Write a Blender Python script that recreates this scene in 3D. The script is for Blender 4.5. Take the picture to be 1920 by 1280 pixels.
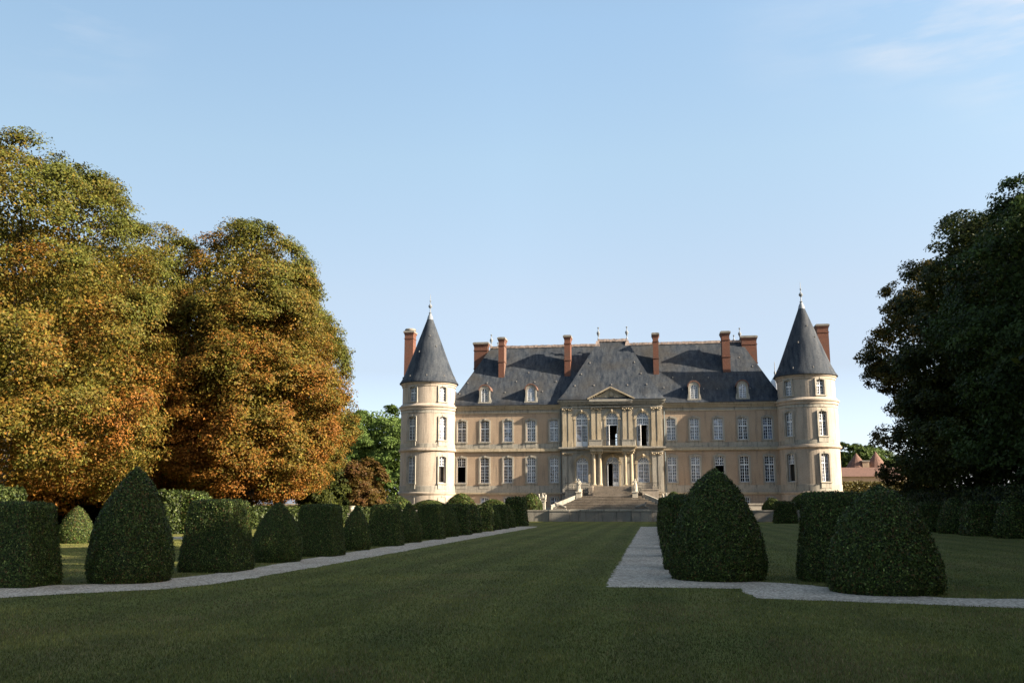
import bpy, bmesh, math, random
import numpy as np
from mathutils import Vector, Matrix, geometry
R=math.radians
C=bpy.context.scene.collection
for o in list(bpy.data.objects): bpy.data.objects.remove(o)

# ------------------------------------------------------------------ camera, sky, sun, exposure
FPX=1760.0; PITCH=math.atan(309/FPX); YAW=math.atan(264/FPX*math.cos(PITCH)); EYE=1.65
cd=bpy.data.cameras.new('camera'); cam=bpy.data.objects.new('camera',cd); C.objects.link(cam)
cd.sensor_width=36; cd.lens=36*FPX/1920; cd.clip_start=.1; cd.clip_end=6000
cam.location=(0,0,EYE); cam.rotation_euler=(math.pi/2+PITCH,0,YAW)
bpy.context.scene.camera=cam
_F=Vector((-math.sin(YAW)*math.cos(PITCH),math.cos(YAW)*math.cos(PITCH),math.sin(PITCH)))
_R=Vector((math.cos(YAW),math.sin(YAW),0)); _U=_R.cross(_F)
def at(x,y,Y):                      # photo pixel -> point on the vertical plane at distance Y
    r=_F+_R*((x-960)/FPX)-_U*((y-640)/FPX); return Vector((0,0,EYE))+r*(Y/r.y)
def gnd(x,y,z=0):                   # photo pixel -> point on level z
    r=_F+_R*((x-960)/FPX)-_U*((y-640)/FPX); return Vector((0,0,EYE))+r*((z-EYE)/r.z)

SUN_AZ=R(100.6); SUN_EL=R(25)         # compass angle from +Y towards +X
sd=Vector((math.sin(SUN_AZ)*math.cos(SUN_EL),math.cos(SUN_AZ)*math.cos(SUN_EL),math.sin(SUN_EL)))
sl=bpy.data.lights.new('sun','SUN'); sl.energy=5.0; sl.angle=R(.5); sl.color=(1,.85,.66)
so=bpy.data.objects.new('sun',sl); C.objects.link(so); so.rotation_euler=sd.to_track_quat('Z','Y').to_euler()
W=bpy.data.worlds.new('World'); bpy.context.scene.world=W; W.use_nodes=True
nt=W.node_tree; N=nt.nodes; L=nt.links
bg=N['Background']; bg.inputs['Strength'].default_value=.09
sky=N.new('ShaderNodeTexSky'); sky.sky_type='NISHITA'; sky.sun_disc=False
sky.sun_elevation=SUN_EL; sky.sun_rotation=SUN_AZ; sky.altitude=100; sky.air_density=1.0; sky.dust_density=1.6; sky.ozone_density=1.2
tc=N.new('ShaderNodeTexCoord')
mp=N.new('ShaderNodeMapping'); mp.inputs['Rotation'].default_value=(R(8),R(-14),R(20)); mp.inputs['Scale'].default_value=(2.2,2.2,11)
no=N.new('ShaderNodeTexNoise'); no.inputs['Scale'].default_value=2.6; no.inputs['Detail'].default_value=9; no.inputs['Roughness'].default_value=.55
L.new(tc.outputs['Generated'],mp.inputs[0]); L.new(mp.outputs[0],no.inputs['Vector'])
cr=N.new('ShaderNodeValToRGB'); cr.color_ramp.elements[0].position=.42; cr.color_ramp.elements[1].position=.72
L.new(no.outputs['Fac'],cr.inputs[0])
def cloud_mask(px,py,r0,r1,amp):    # thin cirrus patch in a given direction of the sky
    d=(at(px,py,100)-Vector((0,0,EYE))).normalized()
    v=N.new('ShaderNodeVectorMath'); v.operation='DISTANCE'; L.new(tc.outputs['Generated'],v.inputs[0]); v.inputs[1].default_value=d
    m=N.new('ShaderNodeMapRange'); m.interpolation_type='SMOOTHSTEP'; L.new(v.outputs['Value'],m.inputs['Value'])
    m.inputs['From Min'].default_value=r0; m.inputs['From Max'].default_value=r1; m.inputs['To Min'].default_value=amp; m.inputs['To Max'].default_value=0
    return m.outputs['Result']
ms=[cloud_mask(1935,5,.0,.13,1.2),cloud_mask(1680,65,.0,.07,.7),cloud_mask(150,35,.0,.10,.30),cloud_mask(1500,40,.0,.1,.2)]
s=ms[0]
for m in ms[1:]:
    a=N.new('ShaderNodeMath'); a.operation='ADD'; L.new(s,a.inputs[0]); L.new(m,a.inputs[1]); s=a.outputs[0]
mm=N.new('ShaderNodeMath'); mm.operation='MULTIPLY'; L.new(s,mm.inputs[0]); L.new(cr.outputs[0],mm.inputs[1])
sz=N.new('ShaderNodeSeparateXYZ'); L.new(tc.outputs['Generated'],sz.inputs[0])      # air tint by elevation
tr=N.new('ShaderNodeValToRGB'); L.new(sz.outputs['Z'],tr.inputs[0]); te=tr.color_ramp.elements
for i,(p_,c_) in enumerate([(0,(.80,.86,1.25)),(.06,(.83,.84,1.05)),(.14,(.77,.68,.69)),(.218,(.945,.80,.72)),(.355,(1.11,1.02,.856)),(.48,(1.16,1.13,.985)),(1,(1.15,1.05,.86))]):
    e_=te[i] if i<2 else te.new(p_)
    e_.position=p_; e_.color=(*c_,1)
tm=N.new('ShaderNodeMix'); tm.data_type='RGBA'; tm.blend_type='MULTIPLY'; tm.inputs[0].default_value=1; L.new(sky.outputs[0],tm.inputs[6]); L.new(tr.outputs[0],tm.inputs[7])
mx=N.new('ShaderNodeMix'); mx.data_type='RGBA'; L.new(mm.outputs[0],mx.inputs[0]); xr=N.new('ShaderNodeMapRange'); L.new(sz.outputs['X'],xr.inputs['Value']); xr.inputs['From Min'].default_value=-.62; xr.inputs['From Max'].default_value=-.14; xr.inputs['To Min'].default_value=.76; xr.inputs['To Max'].default_value=1
ts=N.new('ShaderNodeVectorMath'); ts.operation='SCALE'; L.new(tm.outputs[2],ts.inputs[0]); L.new(xr.outputs[0],ts.inputs['Scale']); L.new(ts.outputs[0],mx.inputs[6]); mx.inputs[7].default_value=(2.75,2.8,2.95,1)
L.new(mx.outputs[2],bg.inputs['Color'])
vs=bpy.context.scene.view_settings; vs.view_transform='Standard'; vs.look='None'; vs.gamma=1; vs.exposure=1.84; vs.use_curve_mapping=False

# ------------------------------------------------------------------ materials
def newmat(name):
    m=bpy.data.materials.new(name); m.use_nodes=True; return m,m.node_tree.nodes,m.node_tree.links,m.node_tree.nodes['Principled BSDF']
def ramp(N,stops):
    r=N.new('ShaderNodeValToRGB'); e=r.color_ramp.elements
    while len(e)<len(stops): e.new(.5)
    for i,(p,c) in enumerate(stops): e[i].position=p; e[i].color=(*c,1)
    return r
def noise(N,L,vec,scale,detail=6,rough=.6,stretch=None):
    n=N.new('ShaderNodeTexNoise'); n.inputs['Scale'].default_value=scale; n.inputs['Detail'].default_value=detail; n.inputs['Roughness'].default_value=rough
    if stretch:
        m=N.new('ShaderNodeMapping'); m.inputs['Scale'].default_value=stretch; L.new(vec,m.inputs[0]); L.new(m.outputs[0],n.inputs['Vector'])
    else: L.new(vec,n.inputs['Vector'])
    return n.outputs['Fac']
def mixc(N,L,f,a,b,mode='MIX'):
    x=N.new('ShaderNodeMix'); x.data_type='RGBA'; x.blend_type=mode
    for i,v in ((0,f),(6,a),(7,b)):
        if hasattr(v,'is_linked') or hasattr(v,'node'): L.new(v,x.inputs[i])
        else: x.inputs[i].default_value=v if i==0 else (*v,1)
    return x.outputs[2]
def stone(name,base,dark,pale,rough=.9,sc=1.0,bump=.25,stain=.55):
    m,N,L,P=newmat(name); P.inputs['Roughness'].default_value=rough; P.inputs['Specular IOR Level'].default_value=.2
    v=N.new('ShaderNodeTexCoord').outputs['Object']
    big=ramp(N,[(.35,(0,0,0)),(.68,(1,1,1))]); L.new(noise(N,L,v,.35*sc,8,.65),big.inputs[0])
    drip=ramp(N,[(.52,(0,0,0)),(.72,(1,1,1))]); L.new(noise(N,L,v,1.0*sc,7,.6,(2.2,2.2,.28)),drip.inputs[0])
    fine=noise(N,L,v,9*sc,5,.7)
    c=mixc(N,L,big.outputs[0],base,pale)
    k=N.new('ShaderNodeMath'); k.operation='MULTIPLY'; L.new(drip.outputs[0],k.inputs[0]); k.inputs[1].default_value=stain
    c=mixc(N,L,k.outputs[0],c,dark)
    fr=ramp(N,[(.3,(.78,.78,.78)),(.7,(1.12,1.12,1.12))]); L.new(fine,fr.inputs[0])
    c=mixc(N,L,1.0,c,fr.outputs[0],'MULTIPLY')
    L.new(c,P.inputs['Base Color'])
    b=N.new('ShaderNodeBump'); b.inputs['Strength'].default_value=bump; b.inputs['Distance'].default_value=.03; L.new(fine,b.inputs['Height']); L.new(b.outputs[0],P.inputs['Normal'])
    return m
def flat(name,col,rough=.6,metal=0,spec=.4,var=.15,sc=6):
    m,N,L,P=newmat(name); P.inputs['Roughness'].default_value=rough; P.inputs['Metallic'].default_value=metal; P.inputs['Specular IOR Level'].default_value=spec
    v=N.new('ShaderNodeTexCoord').outputs['Object']
    r=ramp(N,[(.3,tuple(x*(1-var) for x in col)),(.7,tuple(min(1,x*(1+var)) for x in col))]); L.new(noise(N,L,v,sc),r.inputs[0]); L.new(r.outputs[0],P.inputs['Base Color'])
    return m
M={}
M['render']=stone('ochre_render',(.31,.23,.163),(.145,.12,.10),(.38,.292,.213),stain=.75)
M['limestone']=stone('grey_limestone',(.27,.25,.215),(.085,.082,.078),(.35,.33,.28),sc=1.6,stain=.85) if 1 else stone('x',(0.264,0.238,0.189),(0.097,0.088,0.079),(0.352,0.317,0.246),sc=1.6,stain=.8)
M['gold_stone']=stone('gold_limestone',(0.334,0.273,0.189),(0.123,0.106,0.079),(0.422,0.361,0.264),sc=1.6,stain=.7)
M['tower']=stone('pale_render',(.335,.282,.228),(.165,.148,.125),(.39,.335,.275),stain=.8)
M['moat']=stone('wall_stone',(0.167,0.154,0.136),(0.053,0.053,0.051),(0.246,0.229,0.198),sc=1.2,stain=.7)
M['steps']=stone('step_stone',(0.229,0.194,0.154),(0.079,0.070,0.062),(0.334,0.290,0.238),sc=2.5,stain=.6)
M['statue']=stone('statue_stone',(0.396,0.360,0.295),(0.086,0.079,0.072),(0.504,0.468,0.396),sc=5,stain=.5)
M['white']=flat('white_paint',(0.629,0.654,0.680),.5,var=.06)
M['iron']=flat('black_iron',(.02,.02,.02),.5,spec=.5)
M['lead']=flat('lead_grey',(.16,.18,.20),.45,spec=.5)
M['zinc']=flat('zinc_pipe',(.13,.16,.17),.5)
M['ridge']=flat('ridge_mortar',(0.294,0.231,0.196),.9,var=.6,sc=3)
M['tile']=flat('red_tile',(.115,.062,.046),.85,var=.4,sc=5)
M['bark']=flat('bark',(.06,.05,.04),.95,var=.4,sc=5)
M['dark']=flat('painted_room_shade',(.03,.026,.022),.95)  # near-black colour stands in for the shade inside the rooms
M['vent']=flat('vent_metal',(.17,.16,.145),.6,var=.2)
M['soil']=flat('soil',(.05,.04,.025),.95)
def glass():
    m,N,L,P=newmat('window_glass'); P.inputs['Roughness'].default_value=.04; P.inputs['Specular IOR Level'].default_value=.9
    v=N.new('ShaderNodeTexCoord').outputs['Object']
    oi=N.new('ShaderNodeObjectInfo'); a=N.new('ShaderNodeVectorMath'); L.new(v,a.inputs[0]); L.new(oi.outputs['Location'],a.inputs[1])
    vo=N.new('ShaderNodeTexVoronoi'); vo.inputs['Scale'].default_value=2.6; L.new(a.outputs[0],vo.inputs['Vector'])
    r=ramp(N,[(.0,(.012,.014,.02)),(.45,(.02,.022,.03)),(.7,(.05,.06,.085)),(1,(.13,.15,.19))])  # lighter blue cells imitate sky reflections, painted into the pane colour
    sx=N.new('ShaderNodeSeparateColor'); L.new(vo.outputs['Color'],sx.inputs[0]); L.new(sx.outputs[0],r.inputs[0])
    rr=ramp(N,[(0,(.35,.35,.4)),(.6,(1,1,1)),(1,(2.2,2.3,2.6))]); L.new(oi.outputs['Random'],rr.inputs[0]); L.new(mixc(N,L,1.0,r.outputs[0],rr.outputs[0],'MULTIPLY'),P.inputs['Base Color'])
    b=N.new('ShaderNodeBump'); b.inputs['Strength'].default_value=.5; b.inputs['Distance'].default_value=.02
    L.new(noise(N,L,a.outputs[0],3,2),b.inputs['Height']); L.new(b.outputs[0],P.inputs['Normal'])
    return m
M['glass']=glass()
def slate(name,brown=.5):
    m,N,L,P=newmat(name); P.inputs['Roughness'].default_value=.75; P.inputs['Specular IOR Level'].default_value=.11
    v=N.new('ShaderNodeTexCoord').outputs['Object']
    a=ramp(N,[(.33,(.016,.023,.035)),(.67,(.058,.066,.077))]); L.new(noise(N,L,v,1.0,7,.62,(2.6,1.2,.25)),a.inputs[0])
    li=ramp(N,[(.45,(0,0,0)),(.7,(1,1,1))]); L.new(noise(N,L,v,.32,6,.6),li.inputs[0])
    k=N.new('ShaderNodeMath'); k.operation='MULTIPLY'; L.new(li.outputs[0],k.inputs[0]); k.inputs[1].default_value=brown
    c=mixc(N,L,k.outputs[0],a.outputs[0],(.050,.048,.044))
    fr=ramp(N,[(.3,(.62,.62,.62)),(.72,(1.35,1.33,1.3))]); L.new(noise(N,L,v,5.5,4,.8,(1,1,1.8)),fr.inputs[0])
    c=mixc(N,L,1.0,c,fr.outputs[0],'MULTIPLY')
    wv=N.new('ShaderNodeTexWave'); wv.bands_direction='Z'; wv.wave_profile='SAW'; wv.inputs['Scale'].default_value=1.6; wv.inputs['Distortion'].default_value=.3; L.new(v,wv.inputs[0])
    L.new(c,P.inputs['Base Color'])
    b=N.new('ShaderNodeBump'); b.inputs['Strength'].default_value=.35; b.inputs['Distance'].default_value=.03; L.new(wv.outputs['Fac'],b.inputs['Height']); L.new(b.outputs[0],P.inputs['Normal'])
    return m
M['slate']=slate('old_slate',.75); M['slate_new']=slate('blue_slate',.12)
def brick():
    m,N,L,P=newmat('red_brick'); P.inputs['Roughness'].default_value=.9; P.inputs['Specular IOR Level'].default_value=.11
    v=N.new('ShaderNodeTexCoord').outputs['Object']; mp=N.new('ShaderNodeMapping'); mp.inputs['Rotation'].default_value=(R(90),0,0); L.new(v,mp.inputs[0])
    b=N.new('ShaderNodeTexBrick'); b.inputs['Scale'].default_value=5; b.inputs['Mortar Size'].default_value=.015
    b.inputs['Color1'].default_value=(.10,.040,.028,1); b.inputs['Color2'].default_value=(.145,.064,.043,1); b.inputs['Mortar'].default_value=(.14,.105,.085,1)
    L.new(mp.outputs[0],b.inputs[0])
    r=ramp(N,[(.5,(0,0,0)),(.7,(1,1,1))]); L.new(noise(N,L,v,1.3,7,.65),r.inputs[0])
    k=N.new('ShaderNodeMath'); k.operation='MULTIPLY'; L.new(r.outputs[0],k.inputs[0]); k.inputs[1].default_value=.6
    L.new(mixc(N,L,k.outputs[0],b.outputs[0],(.09,.065,.055)),P.inputs['Base Color'])
    return m
M['brick']=brick()
def leafmat(name,transl=.3,rough=.6,spec=.15):
    m,N,L,P=newmat(name); P.inputs['Roughness'].default_value=rough; P.inputs['Specular IOR Level'].default_value=spec
    a=N.new('ShaderNodeAttribute'); a.attribute_name='col'; L.new(a.outputs['Color'],P.inputs['Base Color'])
    t=N.new('ShaderNodeBsdfTranslucent'); L.new(a.outputs['Color'],t.inputs['Color'])
    x=N.new('ShaderNodeMixShader'); x.inputs[0].default_value=transl; L.new(P.outputs[0],x.inputs[1]); L.new(t.outputs[0],x.inputs[2])
    L.new(x.outputs[0],N['Material Output'].inputs['Surface']); return m
M['leaf']=leafmat('tree_leaves'); M['yew']=leafmat('clipped_leaves',.1,.5,.17); M['blade']=leafmat('grass_blades',.2,.6,.2)
def lawnmat():
    m,N,L,P=newmat('mown_grass'); P.inputs['Roughness'].default_value=.95; P.inputs['Specular IOR Level'].default_value=.1
    v=N.new('ShaderNodeTexCoord').outputs['Object']
    a=ramp(N,[(.3,(.068,.083,.021)),(.5,(.105,.112,.034)),(.72,(.160,.137,.058))]); L.new(noise(N,L,v,.35,10,.78,(1,.45,1)),a.inputs[0])
    f=ramp(N,[(.28,(.55,.55,.55)),(.75,(1.5,1.45,1.3))]); L.new(noise(N,L,v,14,6,.8),f.inputs[0])
    w=N.new('ShaderNodeTexWave'); w.bands_direction='X'; w.inputs['Scale'].default_value=.19; w.inputs['Distortion'].default_value=1.2; w.inputs['Detail Scale'].default_value=.3; L.new(v,w.inputs[0])
    wr=ramp(N,[(.3,(.88,.88,.88)),(.7,(1.12,1.12,1.09))]); L.new(w.outputs['Fac'],wr.inputs[0])
    c=mixc(N,L,1.0,a.outputs[0],f.outputs[0],'MULTIPLY'); c=mixc(N,L,1.0,c,wr.outputs[0],'MULTIPLY')
    L.new(c,P.inputs['Base Color'])
    b=N.new('ShaderNodeBump'); b.inputs['Strength'].default_value=.6; b.inputs['Distance'].default_value=.05; L.new(noise(N,L,v,22,4,.8),b.inputs['Height']); L.new(b.outputs[0],P.inputs['Normal'])
    return m
M['lawn']=lawnmat()
def gravelmat():
    m,N,L,P=newmat('pale_gravel'); P.inputs['Roughness'].default_value=.95; P.inputs['Specular IOR Level'].default_value=.1
    v=N.new('ShaderNodeTexCoord').outputs['Object']
    a=ramp(N,[(.3,(.38,.325,.26)),(.7,(.60,.52,.43))]); L.new(noise(N,L,v,.6,7,.7),a.inputs[0])
    vo=N.new('ShaderNodeTexVoronoi'); vo.inputs['Scale'].default_value=26; L.new(v,vo.inputs[0])
    sc=N.new('ShaderNodeSeparateColor'); L.new(vo.outputs['Color'],sc.inputs[0])
    f=ramp(N,[(0,(.45,.43,.42)),(.5,(.85,.84,.83)),(1,(1.35,1.33,1.3))]); L.new(sc.outputs[0],f.inputs[0])
    L.new(mixc(N,L,1.0,a.outputs[0],f.outputs[0],'MULTIPLY'),P.inputs['Base Color'])
    b=N.new('ShaderNodeBump'); b.inputs['Strength'].default_value=.9; b.inputs['Distance'].default_value=.03; L.new(vo.outputs['Distance'],b.inputs['Height']); L.new(b.outputs[0],P.inputs['Normal'])
    return m
M['gravel']=gravelmat()

# ------------------------------------------------------------------ mesh helpers
def tag(o,label=None,cat=None,group=None,kind=None):
    if label: o['label']=label
    if cat: o['category']=cat
    if group: o['group']=group
    if kind: o['kind']=kind
    return o
def thing(name,loc,label,cat,group=None,rz=0):
    o=bpy.data.objects.new(name,None); C.objects.link(o); o.location=loc; o.rotation_euler=(0,0,rz); o.empty_display_size=.2
    return tag(o,label,cat,group)
class MB:
    def __init__(s,off=(0,0,0)): s.v=[]; s.f=[]; s.off=Vector(off)
    def add(s,vs,fs):
        b=len(s.v); s.v+= [Vector(p)-s.off for p in vs]; s.f+= [tuple(b+i for i in f) for f in fs]
    def box(s,x0,x1,y0,y1,z0,z1):
        s.add([(x0,y0,z0),(x1,y0,z0),(x1,y1,z0),(x0,y1,z0),(x0,y0,z1),(x1,y0,z1),(x1,y1,z1),(x0,y1,z1)],
              [(3,2,1,0),(4,5,6,7),(0,1,5,4),(1,2,6,5),(2,3,7,6),(3,0,4,7)])
    def taper(s,x,y,z0,z1,a0,b0,a1,b1):      # box with different base and top half sizes
        s.add([(x-a0,y-b0,z0),(x+a0,y-b0,z0),(x+a0,y+b0,z0),(x-a0,y+b0,z0),(x-a1,y-b1,z1),(x+a1,y-b1,z1),(x+a1,y+b1,z1),(x-a1,y+b1,z1)],
              [(3,2,1,0),(4,5,6,7),(0,1,5,4),(1,2,6,5),(2,3,7,6),(3,0,4,7)])
    def beam(s,p,q,w,h):
        p=Vector(p); q=Vector(q); d=(q-p).normalized(); r=d.cross(Vector((0,0,1)))
        r=r.normalized()*w/2 if r.length>1e-4 else Vector((w/2,0,0)); u=r.cross(d).normalized()*h/2
        s.add([p-r-u,p+r-u,p+r+u,p-r+u,q-r-u,q+r-u,q+r+u,q-r+u],[(0,1,2,3),(7,6,5,4),(0,4,5,1),(1,5,6,2),(2,6,7,3),(3,7,4,0)])
    def plate(s,outer,holes,y0,y1):          # polygon(s) in x,z thick from y0 (front) to y1
        loops=[outer]+list(holes)
        tri=geometry.tessellate_polygon([[Vector((x,z,0)) for x,z in l] for l in loops])
        flat=[p for l in loops for p in l]; n=len(flat)
        vs=[(x,y0,z) for x,z in flat]+[(x,y1,z) for x,z in flat]; fs=[]
        for a,b,c in tri:
            A,B,Cc=flat[a],flat[b],flat[c]
            ar=(B[0]-A[0])*(Cc[1]-A[1])-(Cc[0]-A[0])*(B[1]-A[1])
            if abs(ar)<1e-10: continue
            if ar<0: a,c=c,a
            fs.append((a,b,c)); fs.append((c+n,b+n,a+n))
        k=0
        for l in loops:
            for i in range(len(l)):
                a=k+i; b=k+(i+1)%len(l); fs.append((b,a,a+n,b+n))
            k+=len(l)
        s.add(vs,fs)
    def lathe(s,prof,cx,cy,n=24,a0=0,a1=2*math.pi,sx=1,sy=1):
        full=abs(a1-a0-2*math.pi)<1e-6; m=n if full else n+1; vs=[];fs=[]
        for r,z in prof:
            for i in range(m):
                a=a0+(a1-a0)*i/n; vs.append((cx+r*math.cos(a)*sx,cy+r*math.sin(a)*sy,z))
        for j in range(len(prof)-1):
            for i in range(n):
                i2=(i+1)%m if full else i+1
                fs.append((j*m+i,j*m+i2,(j+1)*m+i2,(j+1)*m+i))
        s.add(vs,fs)
    def build(s,name,mat,parent=None,smooth=False,fix=True):
        me=bpy.data.meshes.new(name); me.from_pydata([tuple(p) for p in s.v],[],s.f)
        if fix:
            bm=bmesh.new(); bm.from_mesh(me); bmesh.ops.recalc_face_normals(bm,faces=bm.faces); bm.to_mesh(me); bm.free()
        if smooth:
            for p in me.polygons: p.use_smooth=True
            try: me.set_sharp_from_angle(angle=R(40))
            except Exception: pass
        me.materials.append(mat); o=bpy.data.objects.new(name,me); C.objects.link(o)
        if parent: o.parent=parent
        return o
def copy_tree(o,parent=None):
    c=o.copy(); C.objects.link(c); c.parent=parent
    for ch in o.children: copy_tree(ch,c)
    return c
def arch(cx,z0,z1,w,rise,n=10):              # opening outline, counter-clockwise
    h=w/2; zs=z1-rise; r=(h*h+rise*rise)/(2*rise); cz=z1-r; a=math.asin(min(1,h/r))
    pts=[(cx-h,z0),(cx+h,z0)]
    for i in range(n+1):
        t=a-2*a*i/n; pts.append((cx+r*math.sin(t),cz+r*math.cos(t)))
    return pts
def archz(x,z1,w,rise):
    h=w/2; r=(h*h+rise*rise)/(2*rise); return z1-r+math.sqrt(max(0,r*r-x*x))

# ------------------------------------------------------------------ numpy leaf clouds
def quads(P,Nn,size,asp,rng,col,jit=.45):
    n=len(P); Nn=Nn+rng.normal(0,jit,(n,3)); Nn/=np.linalg.norm(Nn,axis=1,keepdims=True)+1e-9
    t=np.cross(Nn,rng.normal(0,1,(n,3))); t/=np.linalg.norm(t,axis=1,keepdims=True)+1e-9; b=np.cross(Nn,t)
    s=(size*rng.uniform(.65,1.25,n))[:,None]
    V=np.empty((n,4,3)); V[:,0]=P-t*s; V[:,1]=P-b*s*asp; V[:,2]=P+t*s; V[:,3]=P+b*s*asp
    return V.reshape(-1,3),np.repeat(col,4,axis=0)
def npmesh(name,V,k,cols,mat,extra=None,smooth=False):
    # V: verts of k-gons in order; extra = (verts, quads, cols) appended as a core
    n=len(V)//k; faces=np.arange(n*k); tot=np.full(n,k)
    if extra:
        ev,ef,ec=extra; faces=np.concatenate([faces,(np.array(ef)+len(V)).ravel()]); tot=np.concatenate([tot,np.full(len(ef),4)])
        V=np.concatenate([V,ev]); cols=np.concatenate([cols,ec])
    me=bpy.data.meshes.new(name); me.vertices.add(len(V)); me.vertices.foreach_set('co',V.astype(np.float32).ravel())
    me.loops.add(len(faces)); me.loops.foreach_set('vertex_index',faces.astype(np.int32))
    me.polygons.add(len(tot)); st=np.concatenate([[0],np.cumsum(tot)[:-1]]); me.polygons.foreach_set('loop_start',st.astype(np.int32)); 
    me.update(calc_edges=True); me.validate()
    a=me.color_attributes.new('col','FLOAT_COLOR','POINT'); a.data.foreach_set('color',np.concatenate([cols,np.ones((len(cols),1))],1).astype(np.float32).ravel())
    me.materials.append(mat); return me
def link(name,me,parent=None,loc=(0,0,0)):
    o=bpy.data.objects.new(name,me); C.objects.link(o); o.location=loc
    if parent: o.parent=parent
    return o
def lerp(a,b,t): return np.array(a)*(1-t)[:,None]+np.array(b)*t[:,None]

# ================================================================== GROUND
def sheet(name,pts,z,mat,kind='structure'):
    me=bpy.data.meshes.new(name); me.from_pydata([(x,y,z) for x,y in pts],[],[tuple(range(len(pts)))]); me.materials.append(mat)
    o=bpy.data.objects.new(name,me); C.objects.link(o); o['kind']=kind; return o
sheet('lawn',[(-1500,-300),(1500,-300),(1500,3000),(-1500,3000)],0,M['lawn'])
rg=random.Random(3)
def ragged(pts,step=.22,amp=.075):
    out=[]
    for i in range(len(pts)):
        a=Vector(pts[i]); b=Vector(pts[(i+1)%len(pts)]); n=max(1,int((b-a).length/step)); nn=Vector((-(b-a).y,(b-a).x)).normalized()
        for k in range(n):
            p=a+(b-a)*k/n+nn*rg.uniform(-amp,amp); out.append((p.x,p.y))
    return out
# left gravel walk with its branch, and the mirrored right one
LP=[(-9.35,76.5),(-9.3,37.7),(-9.25,26.7),(-9.3,21.5),(-9.45,19.4),(-9.9,18.25),(-11.2,17.1),(-12.3,15.6),(-13.4,14.6),(-16,14.3),(-30,14.3),(-30,18.4),(-13.9,18.4),(-12.4,19.0),(-11.5,19.7),(-11.0,21.5),(-10.75,24),(-11.0,30),(-11.0,40),(-11.0,79.5),(-9.6,79.5)]
RP=[(-1.03,20.2),(1.72,20.2),(1.80,18.1),(6.0,17.05),(26,17.05),(26,18.7),(5.2,18.7),(3.0,21.6),(1.9,22.2),(.7,22.4),(.7,79.8),(-1.03,79.8)]
sheet('gravel_path',ragged(LP),.004,M['gravel']); sheet('gravel_path',ragged(RP),.004,M['gravel'])

# ================================================================== TERRACE
b=MB(); b.box(-75,60,106.45,140,-.5,1.2); t=b.build('terrace',M['gravel']); t['kind']='structure'
rw=thing('retaining_wall',(-4.6,106,0),'long grey stone retaining wall with pale coping along the front of the terrace','wall')
b=MB(rw.location)
for x0,x1,y0 in ((-75,-11.45,106.05),(-11.42,-9.15,105.8),(-9.12,-2.33,106.0),(-2.3,-.12,105.8),(-.09,60,106.05)):
    b.box(x0,x1,y0,106.44,-.1,1.14)
b.build('wall',M['moat'],rw)
b=MB(rw.location)
for x0,x1,y0,z in ((-75,-11.45,106.0,1.26),(-11.42,-9.15,105.74,1.30),(-9.12,-2.33,105.93,1.34),(-2.3,-.12,105.74,1.30),(-.09,60,106.0,1.26)):
    b.box(x0,x1,y0,106.6,1.14,z)
b.build('coping',M['limestone'],rw)
for x0,x1,s in ((-60,-13.2,'left of the steps'),(4,60,'right of the steps')):
    p=thing('parapet_wall',((x0+x1)/2,111,1.2),'low pale stone parapet along the dry moat, '+s,'wall','moat parapets')
    b=MB(p.location); b.box(x0,x1,110.85,111.15,1.2,1.85); b.build('wall',M['limestone'],p)
    b=MB(p.location); b.box(x0,x1,110.78,111.22,1.85,2.0); b.build('coping',M['limestone'],p)

# ================================================================== CHATEAU
OX,OY,OZ=-4.6,115.0,1.2
ch=thing('chateau',(OX,OY,OZ),'pale ochre stone chateau with two round slate-capped corner towers and a columned central pavilion','chateau')
O=(OX,OY,OZ)
def cb(): return MB(O)
F=115.0; PF=114.55
bays=[-23.32,-20.4,-17.5,-14.6,-11.78,2.42,5.18,8.0,10.87,13.75]
PX=[-8.33,-4.66,-.98]
# openings
wing_holes=[]
for x in bays:
    wing_holes.append((x,9.52,12.18,1.08,.16)); wing_holes.append((x,4.5,7.6,1.08,.16)); wing_holes.append((x,1.75,2.78,.95,.12))
def holes(lst,x0,x1): return [arch(*h) for h in lst if x0<h[0]<x1]
for x0,x1 in ((-24.6,-10.8),(1.42,15.4)):
    b=cb(); b.plate([(x0,1.2),(x1,1.2),(x1,13.97),(x0,13.97)],holes(wing_holes,x0,x1),F,F+.5)
    b.build('facade_wall',M['render'],ch)
pv=[(x,8.85,12.93,1.42,.71) for x in PX]+[(-8.33,4.5,7.52,1.42,.71),(-.98,4.5,7.52,1.42,.71),(-4.66,4.05,7.6,1.5,.75)]
b=cb(); b.plate([(-10.8,1.2),(1.42,1.2),(1.42,14.2),(-10.8,14.2)],[arch(*h) for h in pv],PF,F+.52); b.build('pavilion_wall',M['limestone'],ch)
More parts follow.
